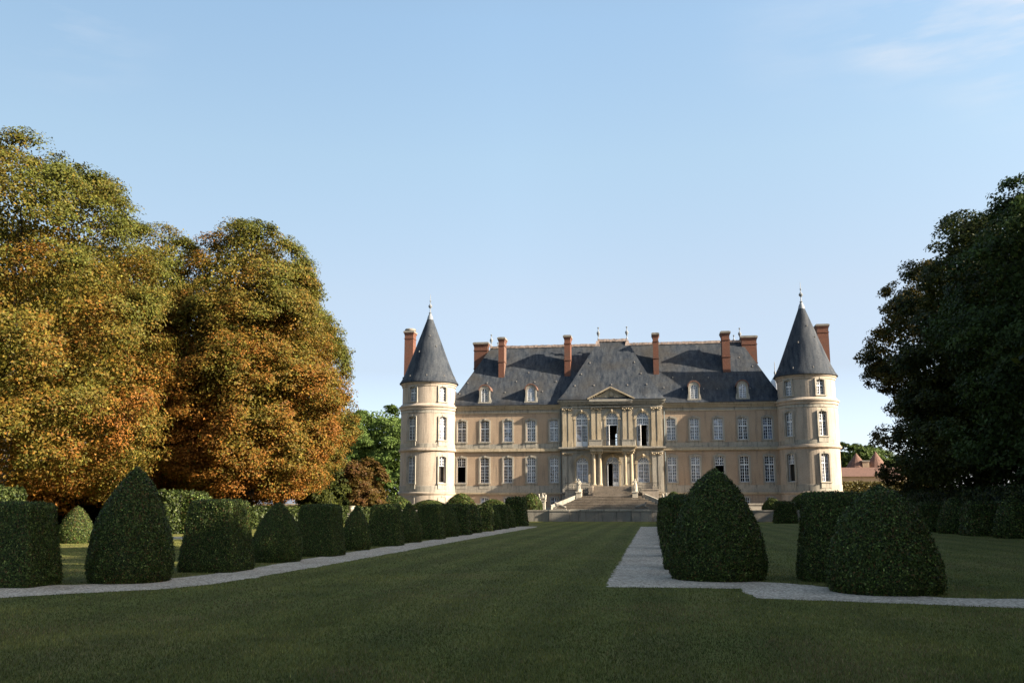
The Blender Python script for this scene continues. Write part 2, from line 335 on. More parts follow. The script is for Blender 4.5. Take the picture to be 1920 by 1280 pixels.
# body behind: side, rear and wings
for x0 in (-25,15.4):
    b=cb(); b.box(x0,x0+.4,115,129,1.2,13.9); b.build('side_wall',M['render'],ch)
b=cb()
rear=[(-4.1,8.9,11.6,1.5,.3)]
b.plate([(-24.6,1.2),(15.4,1.2),(15.4,13.9),(-24.6,13.9)],[arch(*h) for h in rear],128.6,129.0)
b.build('rear_wall',M['render'],ch)
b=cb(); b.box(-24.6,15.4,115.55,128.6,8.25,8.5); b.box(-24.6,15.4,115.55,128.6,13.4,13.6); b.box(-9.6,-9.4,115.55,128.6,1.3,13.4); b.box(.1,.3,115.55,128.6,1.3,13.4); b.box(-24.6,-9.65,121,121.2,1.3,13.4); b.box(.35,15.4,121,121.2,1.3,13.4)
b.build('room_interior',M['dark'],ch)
for x0,x1 in ((-30.6,-25.05),(15.85,21.4)):
    b=cb(); b.box(x0,x1,119.2,140,1.2,13.9); b.build('rear_wing',M['render'],ch)
    b=cb(); xm=(x0+x1)/2
    b.add([(x0-.2,119,13.9),(x1+.2,119,13.9),(x1+.2,140,13.9),(x0-.2,140,13.9),(xm,122,18),(xm,138,18)],[(0,1,4),(1,2,5,4),(2,3,5),(3,0,4,5),(3,2,1,0)])
    b.build('rear_wing_roof',M['slate'],ch)
# bands and cornices
def band(x0,x1,Y,z0,z1,out,mat=None,name='band'):
    b=cb(); b.box(x0,x1,Y-out,Y-.002,z0,z1); return b
for x0,x1 in ((-24.35,-10.82),(1.44,15.15)):
    for nm,zs in (('cornice',((13.78,13.98,.42),(13.6,13.78,.28),(13.42,13.6,.16))),('string_course',((12.98,13.12,.07),)),('string_course',((8.48,8.64,.16),(8.3,8.48,.24),(8.2,8.3,.10))),('plinth_course',((3.16,3.32,.16),(3.04,3.16,.10)))):
        b=cb()
        for z0,z1,o in zs: b.box(x0,x1,F-o,F-.001,z0,z1)
        b.build(nm,M['gold_stone'],ch)
    for z0,z1,o in ((8.64,9.22,.035),(3.32,4.14,.035),(13.12,13.42,.03),(1.2,1.55,.05)):
        b=cb(); b.box(x0,x1,F-o,F-.001,z0,z1); b.build('apron_band',M['limestone'],ch)
# pavilion dressings
b=cb()
for z0,z1,o in ((14.22,14.44,.55),(14.05,14.22,.38),(13.86,14.05,.22),(13.52,13.64,.14),(8.56,8.74,.42),(8.42,8.56,.30),(8.06,8.14,.12),(3.16,3.32,.18)):
    b.box(-10.8-o*.8,1.42+o*.8,PF-o,PF-.002,z0,z1)
b.box(-7.35,-2.1,PF-.72,PF-.56,14.2,14.46)
for z0,z1,o in ((14.04,14.2,.50),(13.86,14.04,.36),(13.52,13.64,.24)): b.box(-7.3,-2.15,PF-o-.1,PF-o+.05,z0,z1)
b.build('entablature',M['limestone'],ch)
# pediment
b=cb(); b.plate([(-7.3,14.46),(-2.15,14.46),(-4.72,15.72)],[],PF-.35,PF+.3)
pd=b.build('pediment',M['gold_stone'],ch)
b=cb(); b.beam((-7.55,PF-.35,14.52),(-4.72,PF-.35,15.93),.9,.16); b.beam((-1.9,PF-.36,14.52),(-4.73,PF-.36,15.93),.9,.16)
for i in range(9):
    for sgn in (-1,1):
        x=-4.72+sgn*(2.5-i*.27); z=14.5+i*.135; b.box(x-.05,x+.05,PF-.5,PF-.34,z-.02,z+.06)
b.build('raking_cornice',M['gold_stone'],pd)
b=cb(); b.lathe([(0,14.75),(.28,14.85),(.36,15.05),(.28,15.28),(0,15.4)],-4.72,PF-.36,12,sy=.35)
for s in (-1,1): b.lathe([(0,14.6),(.2,14.68),(.16,14.9),(0,15.0)],-4.72+s*.7,PF-.36,10,sy=.6); b.beam((-4.72+s*.4,PF-.38,14.7),(-4.72+s*1.3,PF-.38,14.62),.12,.12)
b.build('coat_of_arms',M['gold_stone'],pd,True)
# pilasters
def capital(b,x,y,z,w):
    b.box(x-w*.62,x+w*.62,y-.16,y+.05,z+.3,z+.38)
    for s in (-1,1):
        b.lathe([(0,z+.12),(.1,z+.15),(.13,z+.22),(.1,z+.29),(0,z+.32)],x+s*w*.45,y-.08,8); b.lathe([(0,z),(.07,z+.02),(.08,z+.08),(0,z+.14)],x+s*w*.28,y-.06,7)
    b.lathe([(0,z+.02),(.09,z+.06),(.1,z+.16),(0,z+.22)],x,y-.1,8)
up=[-10.42,-9.72,-6.9,-6.2,-3.12,-2.42,.32,1.02]
for x in up:
    b=cb(); b.box(x-.24,x+.24,PF-.16,PF-.002,9.5,13.15); b.box(x-.28,x+.28,PF-.2,PF-.002,9.3,9.5); b.box(x-.31,x+.31,PF-.24,PF-.002,8.75,9.3)
    p=b.build('pilaster',M['gold_stone'],ch)
    b=cb(); capital(b,x,PF-.12,13.12,.5); b.build('capital',M['gold_stone'],p)
for x in (-10.42,-9.72,.32,1.02):
    b=cb(); b.box(x-.25,x+.25,PF-.16,PF-.002,4.1,7.72); b.box(x-.3,x+.3,PF-.22,PF-.002,3.33,4.1)
    p=b.build('pilaster',M['limestone'],ch); b=cb(); capital(b,x,PF-.12,7.7,.5); b.build('capital',M['gold_stone'],p)
# archivolts
for (x,z0,z1,w,r) in pv:
    b=cb(); n=14; ro=w/2+.3; zc=z1-w/2
    pts=[(x+w/2+.001,zc)]+[(x+ro*math.cos(math.pi*i/n),zc+ro*math.sin(math.pi*i/n)) for i in range(n+1)]+[(x+(w/2+.001)*math.cos(math.pi*(1-i/n)),zc+(w/2+.001)*math.sin(math.pi*(1-i/n))) for i in range(n)]
    b.plate(pts[1:],[],PF-.09,PF-.002)
    b.box(x-ro-.06,x-w/2,PF-.12,PF-.003,zc-.16,zc); b.box(x+w/2,x+ro+.06,PF-.12,PF-.003,zc-.16,zc)
    for s in (-1,1): b.box(x+s*(w/2+.12)-.1,x+s*(w/2+.12)+.1,PF-.05,PF-.003,z0,zc-.16)
    b.taper(x,PF-.12,z1-.08,z1+.36,.1,.12,.17,.18)
    b.lathe([(0,z1+.02),(.11,z1+.1),(.13,z1+.22),(0,z1+.36)],x,PF-.28,8)
    b.build('archivolt',M['gold_stone'],ch)
# porch columns and balcony
for x in (-6.78,-6.08,-3.08,-2.38):
    b=cb(); b.lathe([(.26,4.25),(.235,4.35),(.235,5.5),(.2,7.72),(.2,7.78)],x,112.45,20)
    p=b.build('column',M['gold_stone'],ch,True)
    b=cb(); b.box(x-.3,x+.3,112.15,112.75,4.0,4.14); b.lathe([(.31,4.14),(.32,4.18),(.27,4.25)],x,112.45,20); b.build('column_base',M['gold_stone'],p)
    b=cb(); b.lathe([(.21,7.76),(.25,7.8),(.31,8.0)],x,112.45,16); b.box(x-.3,x+.3,112.15,112.75,7.98,8.08)
    for sx in (-1,1):
        for sy in (-1,1): b.lathe([(0,7.8),(.09,7.84),(.11,7.91),(.07,7.98),(0,7.99)],x+sx*.26,112.45+sy*.24,8)
    b.build('capital',M['gold_stone'],p)
b=cb(); b.box(-7.2,-5.65,111.98,PF-.45,8.08,8.42); b.box(-3.5,-1.95,111.98,PF-.45,8.08,8.42); b.box(-5.65,-3.5,112.2,PF-.45,8.08,8.42)
b.box(-7.35,-1.8,111.85,PF-.45,8.42,8.56); b.box(-7.45,-1.7,111.75,PF-.45,8.56,8.72); b.build('balcony',M['gold_stone'],ch)
for qq in (((-7.3,-5.75,112.0,112.2),(-7.3,-7.1,112.2,PF-.45)),((-3.4,-1.85,112.0,112.2),(-2.05,-1.85,112.2,PF-.45))):
    b=cb()
    for x0,x1,y0,y1 in qq: b.box(x0,x1,y0,y1,8.72,9.36); b.box(x0-.04,x1+.04,y0-.04,y1+.04,9.36,9.44)
    b.build('balcony_parapet',M['limestone'],ch)
b=cb()
for i in range(19):
    x=-5.68+i*.123; b.box(x-.012,x+.012,112.08,112.1,8.78,9.34)
b.box(-5.75,-3.4,112.07,112.11,9.34,9.38); b.box(-5.75,-3.4,112.075,112.105,8.76,8.79); b.build('balcony_railing',M['iron'],ch)
# downpipes
for x,y,z0,z1 in ((1.62,F-.12,1.3,13.7),(-10.98,F-.12,1.3,13.5),(15.05,F-.25,1.3,13.6)):
    b=cb(); b.lathe([(.06,z0),(.06,z1)],x,y,8)
    for z in (3.6,6.2,9,11.5): b.lathe([(.085,z),(.085,z+.08)],x,y,8)
    b.build('downpipe',M['zinc'],ch,True)

# windows -----------------------------------------------------------------
def frame_bars(b,w,z0,z1,rise,rows,cols,trans=None,y=.16,d=.06,mid=.10,mun=.036,edge=.07):
    """casement window bars between z0 and z1, arched top; rows=(below, above) transom"""
    top=lambda x: archz(x,z1,w,rise)
    n=8
    for i in range(n):       # arched head
        xa=-w/2+w*i/n; xb=-w/2+w*(i+1)/n; za=top(max(-w/2+.001,xa)); zb=top(min(w/2-.001,xb))
        b.add([(xa,y,za-edge),(xb,y,zb-edge),(xb,y,zb),(xa,y,za),(xa,y+d,za-edge),(xb,y+d,zb-edge),(xb,y+d,zb),(xa,y+d,za)],[(0,1,2,3),(7,6,5,4),(0,4,5,1),(3,2,6,7)])
    e=w/2
    b.box(-e,-e+edge,y,y+d,z0,top(e-.002)-.01); b.box(e-edge,e,y,y+d,z0,top(e-.002)-.01); b.box(-e,e,y,y+d,z0,z0+edge)
    b.box(-mid/2,mid/2,y-.015,y+d-.01,z0+edge,top(0)-edge)
    if trans: b.box(-e+edge,e-edge,y-.02,y+d-.012,trans-.07,trans+.07)
    lo=(z0+edge,(trans-.07) if trans else z1-edge)
    for s in (-1,1):
        for c in range(1,cols):
            x=s*(mid/2+(e-edge-mid/2)*c/cols); b.box(x-mun/2,x+mun/2,y+.01,y+d-.02,lo[0],top(x)-edge)
    for r in range(1,rows[0]):
        z=lo[0]+(lo[1]-lo[0])*r/rows[0]; b.box(-e+edge,e-edge,y+.012,y+d-.022,z-mun/2,z+mun/2)
    if trans:
        hi=(trans+.07,z1-rise-.02)
        for r in range(1,rows[1]+1):
            z=hi[0]+(z1-edge-hi[0])*r/rows[1]
            if z<hi[1]+.05 : b.box(-e+edge,e-edge,y+.012,y+d-.022,z-mun/2,z+mun/2)
def surround(w,h,rise,sill=True,out=.2,y0=-.08):
    b=MB(); o=arch(0,-.02,h+out*.95,w+2*out,rise*1.25); b.plate(o,[arch(0,.0,h,w-.001,rise)],y0,0-.002)
    b.plate(arch(0,h-.3,h+out*1.35,w+2*out+.12,rise*1.3),[arch(0,h-.301,h+out*.9,w+2*out-.1,rise*1.25)],y0-.05,y0-.001) if False else None
    if sill: b.box(-w/2-out-.04,w/2+out+.04,y0-.08,-.002,-.16,-.02); b.box(-w/2-out*.6,w/2+out*.6,y0+.02,-.003,-.72,-.16)
    b.box(-.09,.09,y0-.05,-.01,h-.01,h+out*1.15)
    return b
def make_window(w,h,rise,rows,cols,trans,style='closed',out=.2,sill=True,y0=-.08,reveal=0.):
    b=MB()
    if style=='open':
        zt=trans-.09
        frame_bars(b,w,zt,h,rise,(rows[1],0),cols,None)
        b.box(-w/2,-w/2+.05,.16,.22,0,zt); b.box(w/2-.05,w/2,.16,.22,0,zt); b.box(-w/2,w/2,.16,.22,0,.06)
    else: frame_bars(b,w,0,h,rise,rows,cols,trans)
    wo=b.build('window',M['white'],ch)
    p=MB(); z0=(trans-.09) if style=='open' else 0
    p.plate(arch(0,z0+.01,h-.01,w-.02,rise*.98),[],.195,.205); p.build('pane',M['glass'],wo)
    surround(w,h,rise,sill,out,y0).build('surround',M['limestone'],wo)
    return wo
protos={}
def put_window(key,x,y,z,rz=0,label=None):
    if key not in protos:
        o=make_window(**WIN[key]); protos[key]=o
    else: o=copy_tree(protos[key],ch)
    o.location=(x-OX,y-OY,z-OZ); o.rotation_euler=(0,0,rz)
    if label: o['label']=label
    elif 'label' in o.keys(): del o['label']
    return o
WIN={'up':dict(w=1.08,h=2.66,rise=.16,rows=(4,3),cols=2,trans=1.62),
     'lo':dict(w=1.08,h=3.10,rise=.16,rows=(5,3),cols=2,trans=2.05),
     'lo_open':dict(w=1.08,h=3.10,rise=.16,rows=(5,3),cols=2,trans=2.05,style='open'),
     'base':dict(w=.95,h=1.03,rise=.12,rows=(2,1),cols=2,trans=None,out=.12,sill=False,y0=-.05),
     't_up':dict(w=.98,h=1.8,rise=.12,rows=(3,2),cols=2,trans=1.05,y0=-.12),
     't_mid':dict(w=1.0,h=2.85,rise=.14,rows=(4,3),cols=2,trans=1.7,y0=-.12),
     't_lo':dict(w=1.0,h=3.2,rise=.14,rows=(5,3),cols=2,trans=2.1,y0=-.12),
     't_open':dict(w=1.0,h=3.2,rise=.14,rows=(5,3),cols=2,trans=2.1,style='open',y0=-.12),
     't_base':dict(w=.95,h=1.03,rise=.12,rows=(2,1),cols=2,trans=None,out=.1,sill=False,y0=-.1),
     'dormer':dict(w=.84,h=1.72,rise=.40,rows=(6,1),cols=2,trans=None,out=.001,sill=False,y0=-.01)}
for i,x in enumerate(bays):
    put_window('up',x,F,9.52)
    put_window('lo_open' if i in (0,7) else 'lo',x,F,4.5,label='window with its lower casements standing open on a dark room' if i in (0,7) else None)
    put_window('base',x,F,1.75)
# pavilion arched windows with casements
def fan_window(x,z0,h,w,door=False,angs=(0,0),low=.58,name='window',rail=2.5):
    b=MB(); e=w/2; zs=h-e; y=.26; d=.07
    n=14
    for i in range(n):
        a=math.pi*i/n; c=math.pi*(i+1)/n
        q=[((e-.08)*math.cos(a),zs+(e-.08)*math.sin(a)),(e*math.cos(a),zs+e*math.sin(a)),(e*math.cos(c),zs+e*math.sin(c)),((e-.08)*math.cos(c),zs+(e-.08)*math.sin(c))]
        b.plate(q,[],y,y+d)
        q=[((e*.52)*math.cos(a),zs+(e*.52)*math.sin(a)),((e*.52+.035)*math.cos(a),zs+(e*.52+.035)*math.sin(a)),((e*.52+.035)*math.cos(c),zs+(e*.52+.035)*math.sin(c)),((e*.52)*math.cos(c),zs+(e*.52)*math.sin(c))]
        b.plate(q,[],y+.01,y+d-.01)
    for k in range(1,6):
        a=math.pi*k/6; b.beam((.12*math.cos(a),y+.03,zs+.12*math.sin(a)),((e-.05)*math.cos(a),y+.03,zs+(e-.05)*math.sin(a)),.035 if k!=3 else .1,.04)
    b.box(-e,e,y-.02,y+d,zs-.09,zs+.07)
    b.box(-e,-e+.07,y,y+d,0,zs-.09); b.box(e-.07,e,y,y+d,0,zs-.09)
    zt=rail
    if zt<zs-.2:
        b.box(-e+.07,e-.07,y-.01,y+d,zt,zt+.1); b.box(-.05,.05,y-.01,y+d,zt+.1,zs-.09)
        for s in (-1,1):
            for c in (1,2): xx=s*(.05+(e-.12)*c/3); b.box(xx-.017,xx+.017,y+.015,y+d-.02,zt+.1,zs-.09)
        zz=(zt+.1+zs-.09)/2; b.box(-e+.07,e-.07,y+.016,y+d-.022,zz-.017,zz+.017)
    wo=b.build(name,M['white'],ch); wo.location=(x-OX,PF-OY,z0-OZ)
    p=MB(); pts=[(-e+.05,min(zt+.05,zs-.05)),(e-.05,min(zt+.05,zs-.05))]+[((e-.03)*math.cos(math.pi*i/n),zs+(e-.03)*math.sin(math.pi*i/n)) for i in range(n+1)]
    p.plate(pts,[],y+.035,y+.045); p.build('pane',M['glass'],wo)
    lw=e-.07; zt=min(zt,zs-.09)
    for s,ang in ((-1,angs[0]),(1,angs[1])):
        b=MB(); m=.05
        def bx(x0,x1,z0,z1,dy=0): 
            if s<0: b.box(x0,x1,dy,.045-dy,z0,z1)
            else: b.box(-x1,-x0,dy,.045-dy,z0,z1)
        bx(0,m,0,zt); bx(lw-m,lw,0,zt); bx(m,lw-m,zt-m,zt); bx(m,lw-m,0,low,.005)
        rws=5
        for r in range(1,rws): z=low+(zt-m-low)*r/rws; bx(m,lw-m,z-.014,z+.014,.01)
        for c in (1,2): xx=m+(lw-2*m)*c/3; bx(xx-.014,xx+.014,low,zt-m,.012)
        c_=b.build('casement',M['white'],wo); c_.data.materials.append(M['glass'])
        g=MB(); g.box(m if s<0 else -(lw-m),(lw-m) if s<0 else -m,.02,.026,low,zt-m)
        gm=bmesh.new(); gm.from_mesh(c_.data); vv=[gm.verts.new(v) for v in g.v]
        for f in g.f: gm.faces.new([vv[i] for i in f]).material_index=1
        gm.to_mesh(c_.data); gm.free()
        c_.location=(s*(e-.07),y+.01,0); c_.rotation_euler=(0,0,R(ang)*(-s)*-1 if s<0 else -R(ang))
    return wo
fan_window(PX[0],8.85,4.08,1.42,angs=(14,6))
o=fan_window(PX[1],8.85,4.08,1.42,angs=(62,80)); o['label']='tall arched window standing wide open above the porch'
o=fan_window(PX[2],8.85,4.08,1.42,angs=(50,72)); o['label']='tall arched window with half open casements'
fan_window(PX[0],4.5,3.02,1.42,low=.06,rail=9); fan_window(PX[2],4.5,3.02,1.42,low=.06,rail=9)
o=fan_window(PX[1],4.05,3.55,1.5,angs=(82,0),low=.5,name='door',rail=9); o['label']='white glazed front door with its left leaf open'
b=MB(); frame_bars(b,1.5,0,2.7,.3,(5,2),2,1.9,y=0); o=b.build('window',M['white'],ch); o.location=(-4.1-OX,128.7-OY,8.9-OZ); o['label']='rear window seen through the open room'

# towers --------------------------------------------------------------------
def tower(cx,cy,wins):
    Rl,Ru=3.44,3.3
    def wall(name,R0,z0,z1,ops,parent):
        # grid in angle and height, openings skipped
        A=set(np.linspace(-180,180,73).round(3)); Z=set(np.linspace(z0,z1,7).round(3))
        spans=[]
        for a,zb,zt,w in ops:
            h=math.degrees(math.asin(w/2/R0)); spans.append((a-h,a+h,zb,zt)); A|={round(a-h,3),round(a+h,3)}; Z|={zb,zt}
        A=sorted(A); Z=sorted(Z)
        A=[a for a in A if not any(s[0]<a<s[1] for s in spans)]
        b=cb(); P=lambda a,z,r=R0:(cx+r*math.sin(R(a)),cy-r*math.cos(R(a)),z)
        for i in range(len(A)-1):
            for j in range(len(Z)-1):
                am=(A[i]+A[i+1])/2; zm=(Z[j]+Z[j+1])/2
                hit=[s for s in spans if s[0]<am<s[1] and s[2]<zm<s[3]]
                if hit: continue
                b.add([P(A[i],Z[j]),P(A[i+1],Z[j]),P(A[i+1],Z[j+1]),P(A[i],Z[j+1])],[(0,1,2,3)])
        for s in spans:
            r2=R0-.45
            for q in (((s[0],s[2]),(s[0],s[3])),((s[0],s[3]),(s[1],s[3])),((s[1],s[3]),(s[1],s[2])),((s[1],s[2]),(s[0],s[2]))):
                (a,z),(c,y)=q; b.add([P(a,z),P(c,y),P(c,y,r2),P(a,z,r2)],[(0,1,2,3)])
        return b.build(name,M['tower'],parent,True,fix=False)
    ops=[(a,zb,zt,w) for k,a,zb,zt,w in wins]
    w=wall('tower_wall',Rl,1.2,13.6,[o for o in ops if o[2]<13.6],ch)
    wall('tower_wall',Ru,13.6,16.8,[o for o in ops if o[2]>13.6],ch)
    b=cb(); b.lathe([(Rl-.5,1.3),(Rl-.5,13.5),(0,13.5)],cx,cy,32); b.lathe([(Ru-.5,13.7),(Ru-.5,16.7),(0,16.7)],cx,cy,32); b.build('tower_interior',M['dark'],ch)  # near-black lining close behind the openings, shade of the tower rooms as colour
    def ring(b,R0,prof): b.lathe([(R0-.05,prof[0][1])]+[(R0+o,z) for o,z in prof]+[(R0-.05,prof[-1][1])],cx,cy,64)
    b=cb(); ring(b,Rl,[(.0,13.3),(.12,13.36),(.14,13.62),(.26,13.68),(.30,13.84),(.16,13.9),(.0,14.12)]); b.build('tower_cornice',M['tower'],ch,True); b=cb()
    ring(b,Rl,[(.0,8.2),(.12,8.26),(.24,8.36),(.24,8.48),(.15,8.5),(.13,8.64),(0.04,8.68)]); b.build('tower_cornice',M['tower'],ch,True); b=cb()
    ring(b,Rl,[(.05,1.2),(.05,3.0),(.10,3.04),(.18,3.16),(.18,3.28),(.04,3.36)]); b.build('tower_cornice',M['tower'],ch,True); b=cb()
    ring(b,Ru,[(.0,16.25),(.08,16.3),(.10,16.5),(.22,16.6),(.24,16.76)])
    b.build('tower_cornice',M['tower'],ch,True)
    for pr in ([(.0,8.68),(.04,8.69),(.04,9.2),(.0,9.21)],[(.0,3.36),(.04,3.37),(.04,4.1),(.0,4.12)],[(0,12.95),(.04,12.96),(.04,13.28),(0,13.3)]):
        b=cb(); ring(b,Rl,pr); b.build('tower_band',M['limestone'],ch,True)
    b=cb(); b.lathe([(3.3,16.72),(3.72,16.78),(3.72,16.86),(3.45,17.25),(3.02,18.15),(2.4,19.75),(1.6,21.9),(.9,23.8),(.36,25.25)],cx,cy,64)
    rf=b.build('tower_roof',M['slate_new'],ch,True)
    b=cb(); b.lathe([(.42,25.15),(.34,25.5),(.14,25.95),(.2,26.05),(.07,26.15),(.05,26.6),(.22,26.8),(.26,26.95),(.16,27.1),(.05,27.25),(.05,27.5),(.12,27.6),(.04,27.7),(.02,28.5),(0,28.5)],cx,cy,12)
    b.build('finial',M['lead'],rf,True)
    b=cb()
    for a in range(-160,180,40):
        rr=3.3; b.taper(cx+rr*math.sin(R(a+8)),cy-rr*math.cos(R(a+8)),17.5,17.72,.07,.07,.03,.03)
    for a,z,rr in ((-25,20.8,2.05),(15,22.9,1.28),(40,21.5,1.82)): b.taper(cx+rr*math.sin(R(a)),cy-rr*math.cos(R(a)),z-.1,z+.08,.07,.07,.03,.03)
    b.build('roof_vent',M['vent'],rf)
    for k,a,zb,zt,w_ in wins:
        rr=(Ru if zb>13.6 else Rl)*math.cos(math.asin(w_/2/Rl))+.0
        put_window(k,cx+rr*math.sin(R(a)),cy-rr*math.cos(R(a)),zb,R(a),label='tower window with its lower casements open on a dark room' if k=='t_open' else None)
def tw(a,op=False): return [('t_up',a,14.4,16.2,.98),('t_mid',a,9.65,12.5,1.0),('t_open' if op else 't_lo',a,4.45,7.65,1.0),('t_base',a,1.75,2.78,.95)]
tower(-27.6,115.1,tw(-22.5)+tw(44,True)); tower(18.4,115.1,tw(-46,True)+tw(20))

# roofs -----------------------------------------------------------------------
def hip(x0,x1,y0,y1,rx0,rx1,ry,levels,name):
    b=cb(); rows=[]
    for t,z in levels:
        X0=x0+(rx0-x0)*t; X1=x1+(rx1-x1)*t; Y0=y0+(ry-y0)*t; Y1=y1+(ry-y1)*t
        rows.append([(X0,Y0,z),(X1,Y0,z),(X1,Y1,z),(X0,Y1,z)])
    vs=[p for r in rows for p in r]; fs=[]
    for j in range(len(rows)-1):
        for i in range(4): fs.append((j*4+i,j*4+(i+1)%4,(j+1)*4+(i+1)%4,(j+1)*4+i))
    fs.append((3,2,1,0)); b.add(vs,fs)
    o=b.build(name,M['slate'],ch,True); return o
ZE=13.98
roof=hip(-25.3,16.1,114.45,128.9,-20.8,11.7,121.6,[(0,ZE),(.02,ZE+.06),(.13,14.8),(.3,16.18),(.9999,22.4)],'roof')
proof=hip(-11.25,1.85,113.85,125.4,-6.45,-2.75,119.6,[(0,14.46),(.02,14.5),(.16,15.35),(.32,16.65),(.9999,22.6)],'pavilion_roof')
def roofY(x,z,pav=False):
    if pav: t=.16+(z-15.35)/(22.6-15.35)*.84; return 113.85+(119.6-113.85)*t
    t=.13+(z-14.8)/(22.4-14.8)*.87; return 114.45+(121.6-114.45)*t
b=cb()
for i in range(82):
    x=-20.9+i*.4; z=rg.uniform(-.02,.03); b.box(x,x+.38,121.42,121.78,22.3+z,22.62+z)
b.build('ridge_cap',M['ridge'],roof)
b=cb()
for i in range(10):
    x=-6.5+i*.38; z=rg.uniform(-.02,.03); b.box(x,x+.36,119.42,119.78,22.5+z,22.84+z)
for s,x in ((-1,-6.45),(1,-2.75)): b.taper(x+s*.05,119.4,21.7,22.6,.35,.3,.15,.15)
b.build('ridge_cap',M['ridge'],proof)
def epi(x,y,z,par,h=1.0):
    b=cb(); b.lathe([(.14,z),(.10,z+.15*h),(.05,z+.25*h),(.06,z+.45*h),(.2,z+.75*h),(.22,z+.95*h),(.08,z+1.12*h),(.04,z+1.3*h),(.05,z+1.42*h),(.13,z+1.6*h),(.03,z+1.66*h),(0,z+1.7*h)],x,y,10); b.build('finial',M['lead'],par,True)
epi(-20.75,121.6,22.6,roof); epi(-20.35,124.5,22.0,roof); epi(11.6,121.6,22.6,roof); epi(11.1,124.5,22.2,roof)
epi(-6.4,119.6,22.8,proof); epi(-2.75,119.6,22.8,proof)
# roof vents
def c3(x,y): return 1030+x/7.385,600+y/7.385
def c1(x,y): return 730+x/5.64,540+y/5.64
def c5(x,y): return 1220+x/5.18,600+y/5.18
def solve(px,py,pav):
    Y=118
    for _ in range(12):
        p=at(px,py,Y); Y=roofY(p.x,p.z,pav)
    return p
for q in [(565,590),(1180,580),(445,745),(1270,735),(357,905),(620,900),(863,890),(1085,895),(1350,885)]:
    p=solve(*c3(*q),True); b=cb(); b.taper(p.x,p.y-.02,p.z-.1,p.z+.08,.075,.1,.05,.035); b.build('roof_vent',M['vent'],proof)
for f,q in [(c1,z) for z in ((830,1000),(745,1115),(1035,1000),(1225,1100),(1475,890),(1540,990),(1765,985),(1620,1090),(1345,985))]+[(c5,z) for z in ((130,655),(215,555),(310,670),(405,555),(515,665),(560,555),(645,665),(965,660),(990,445),(860,360))]:
    p=solve(*f(*q),False); b=cb(); b.taper(p.x,p.y-.02,p.z-.09,p.z+.07,.055,.09,.04,.03); b.build('roof_vent',M['vent'],roof)
# chimneys
def chimney(x0,x1,y0,y1,z0,z1,caps=True):
    b=cb(); b.box(x0,x1,y0,y1,z0,z1-.22); o=b.build('chimney',M['brick'],ch)
    zm=z0+(z1-z0)*.42
    for zz in (z1-1.1,zm): b=cb(); b.box(x0-.06,x1+.06,y0-.06,y1+.06,zz,zz+.1); b.build('string_course',M['brick'],o)
    b=cb()
    b.taper((x0+x1)/2,(y0+y1)/2,z1-.6,z1-.22,(x1-x0)/2,(y1-y0)/2,(x1-x0)/2+.12,(y1-y0)/2+.12)
    b.build('corbel',M['brick'],o)
    b=cb(); b.box(x0-.16,x1+.16,y0-.16,y1+.16,z1-.22,z1-.02); b.box(x0-.05,x1+.05,y0-.05,y1+.05,z1-.02,z1+.06); b.build('chimney_cap',M['moat'],o)
chimney(-19.2,-18.45,118,119.8,17.6,23.15); chimney(-10.68,-9.92,118,119.8,17.6,23.2)
chimney(.52,1.2,118,119.8,17.6,23.2); chimney(9.05,10.0,118.1,119.9,17.6,23.2)
chimney(-23.0,-21.15,121.1,122.1,17.0,23.1); chimney(11.75,13.6,121.0,122.0,17.0,23.05)
for x in (-15.3,-8.5,-.75,5.25): chimney(x-.3,x+.3,124.2,125.6,19.0,23.05)
# round-capped chimneys on the rear wings
p=at(769,622,126); q=at(769,700,126); chimney(p.x-.62,p.x+.62,125.4,127,13.5,p.z)
b=cb(); b.lathe([(.55,p.z),(.75,p.z+.1),(.8,p.z+.3),(.7,p.z+.42),(0,p.z+.46)],p.x,126.2,14); b.build('chimney_pot',M['moat'],ch,True)
p=at(1540,610,126); chimney(p.x-.72,p.x+.72,125.2,127.2,13.5,p.z)
# small domed lantern seen in the gap beside the right tower
p=at(1455,712,132); b=cb(); b.lathe([(.8,14),(.8,p.z-.6),(.7,p.z-.2),(.45,p.z+.25),(.1,p.z+.45)],p.x,132,16); lt=b.build('lantern_dome',M['white'],ch,True)
b=cb(); b.lathe([(.2,p.z+.4),(.1,p.z+.7),(.16,p.z+1.0),(.06,p.z+1.3),(.04,p.z+2.4),(0,p.z+2.6)],p.x-.1,132,8); b.build('finial',M['lead'],lt,True)
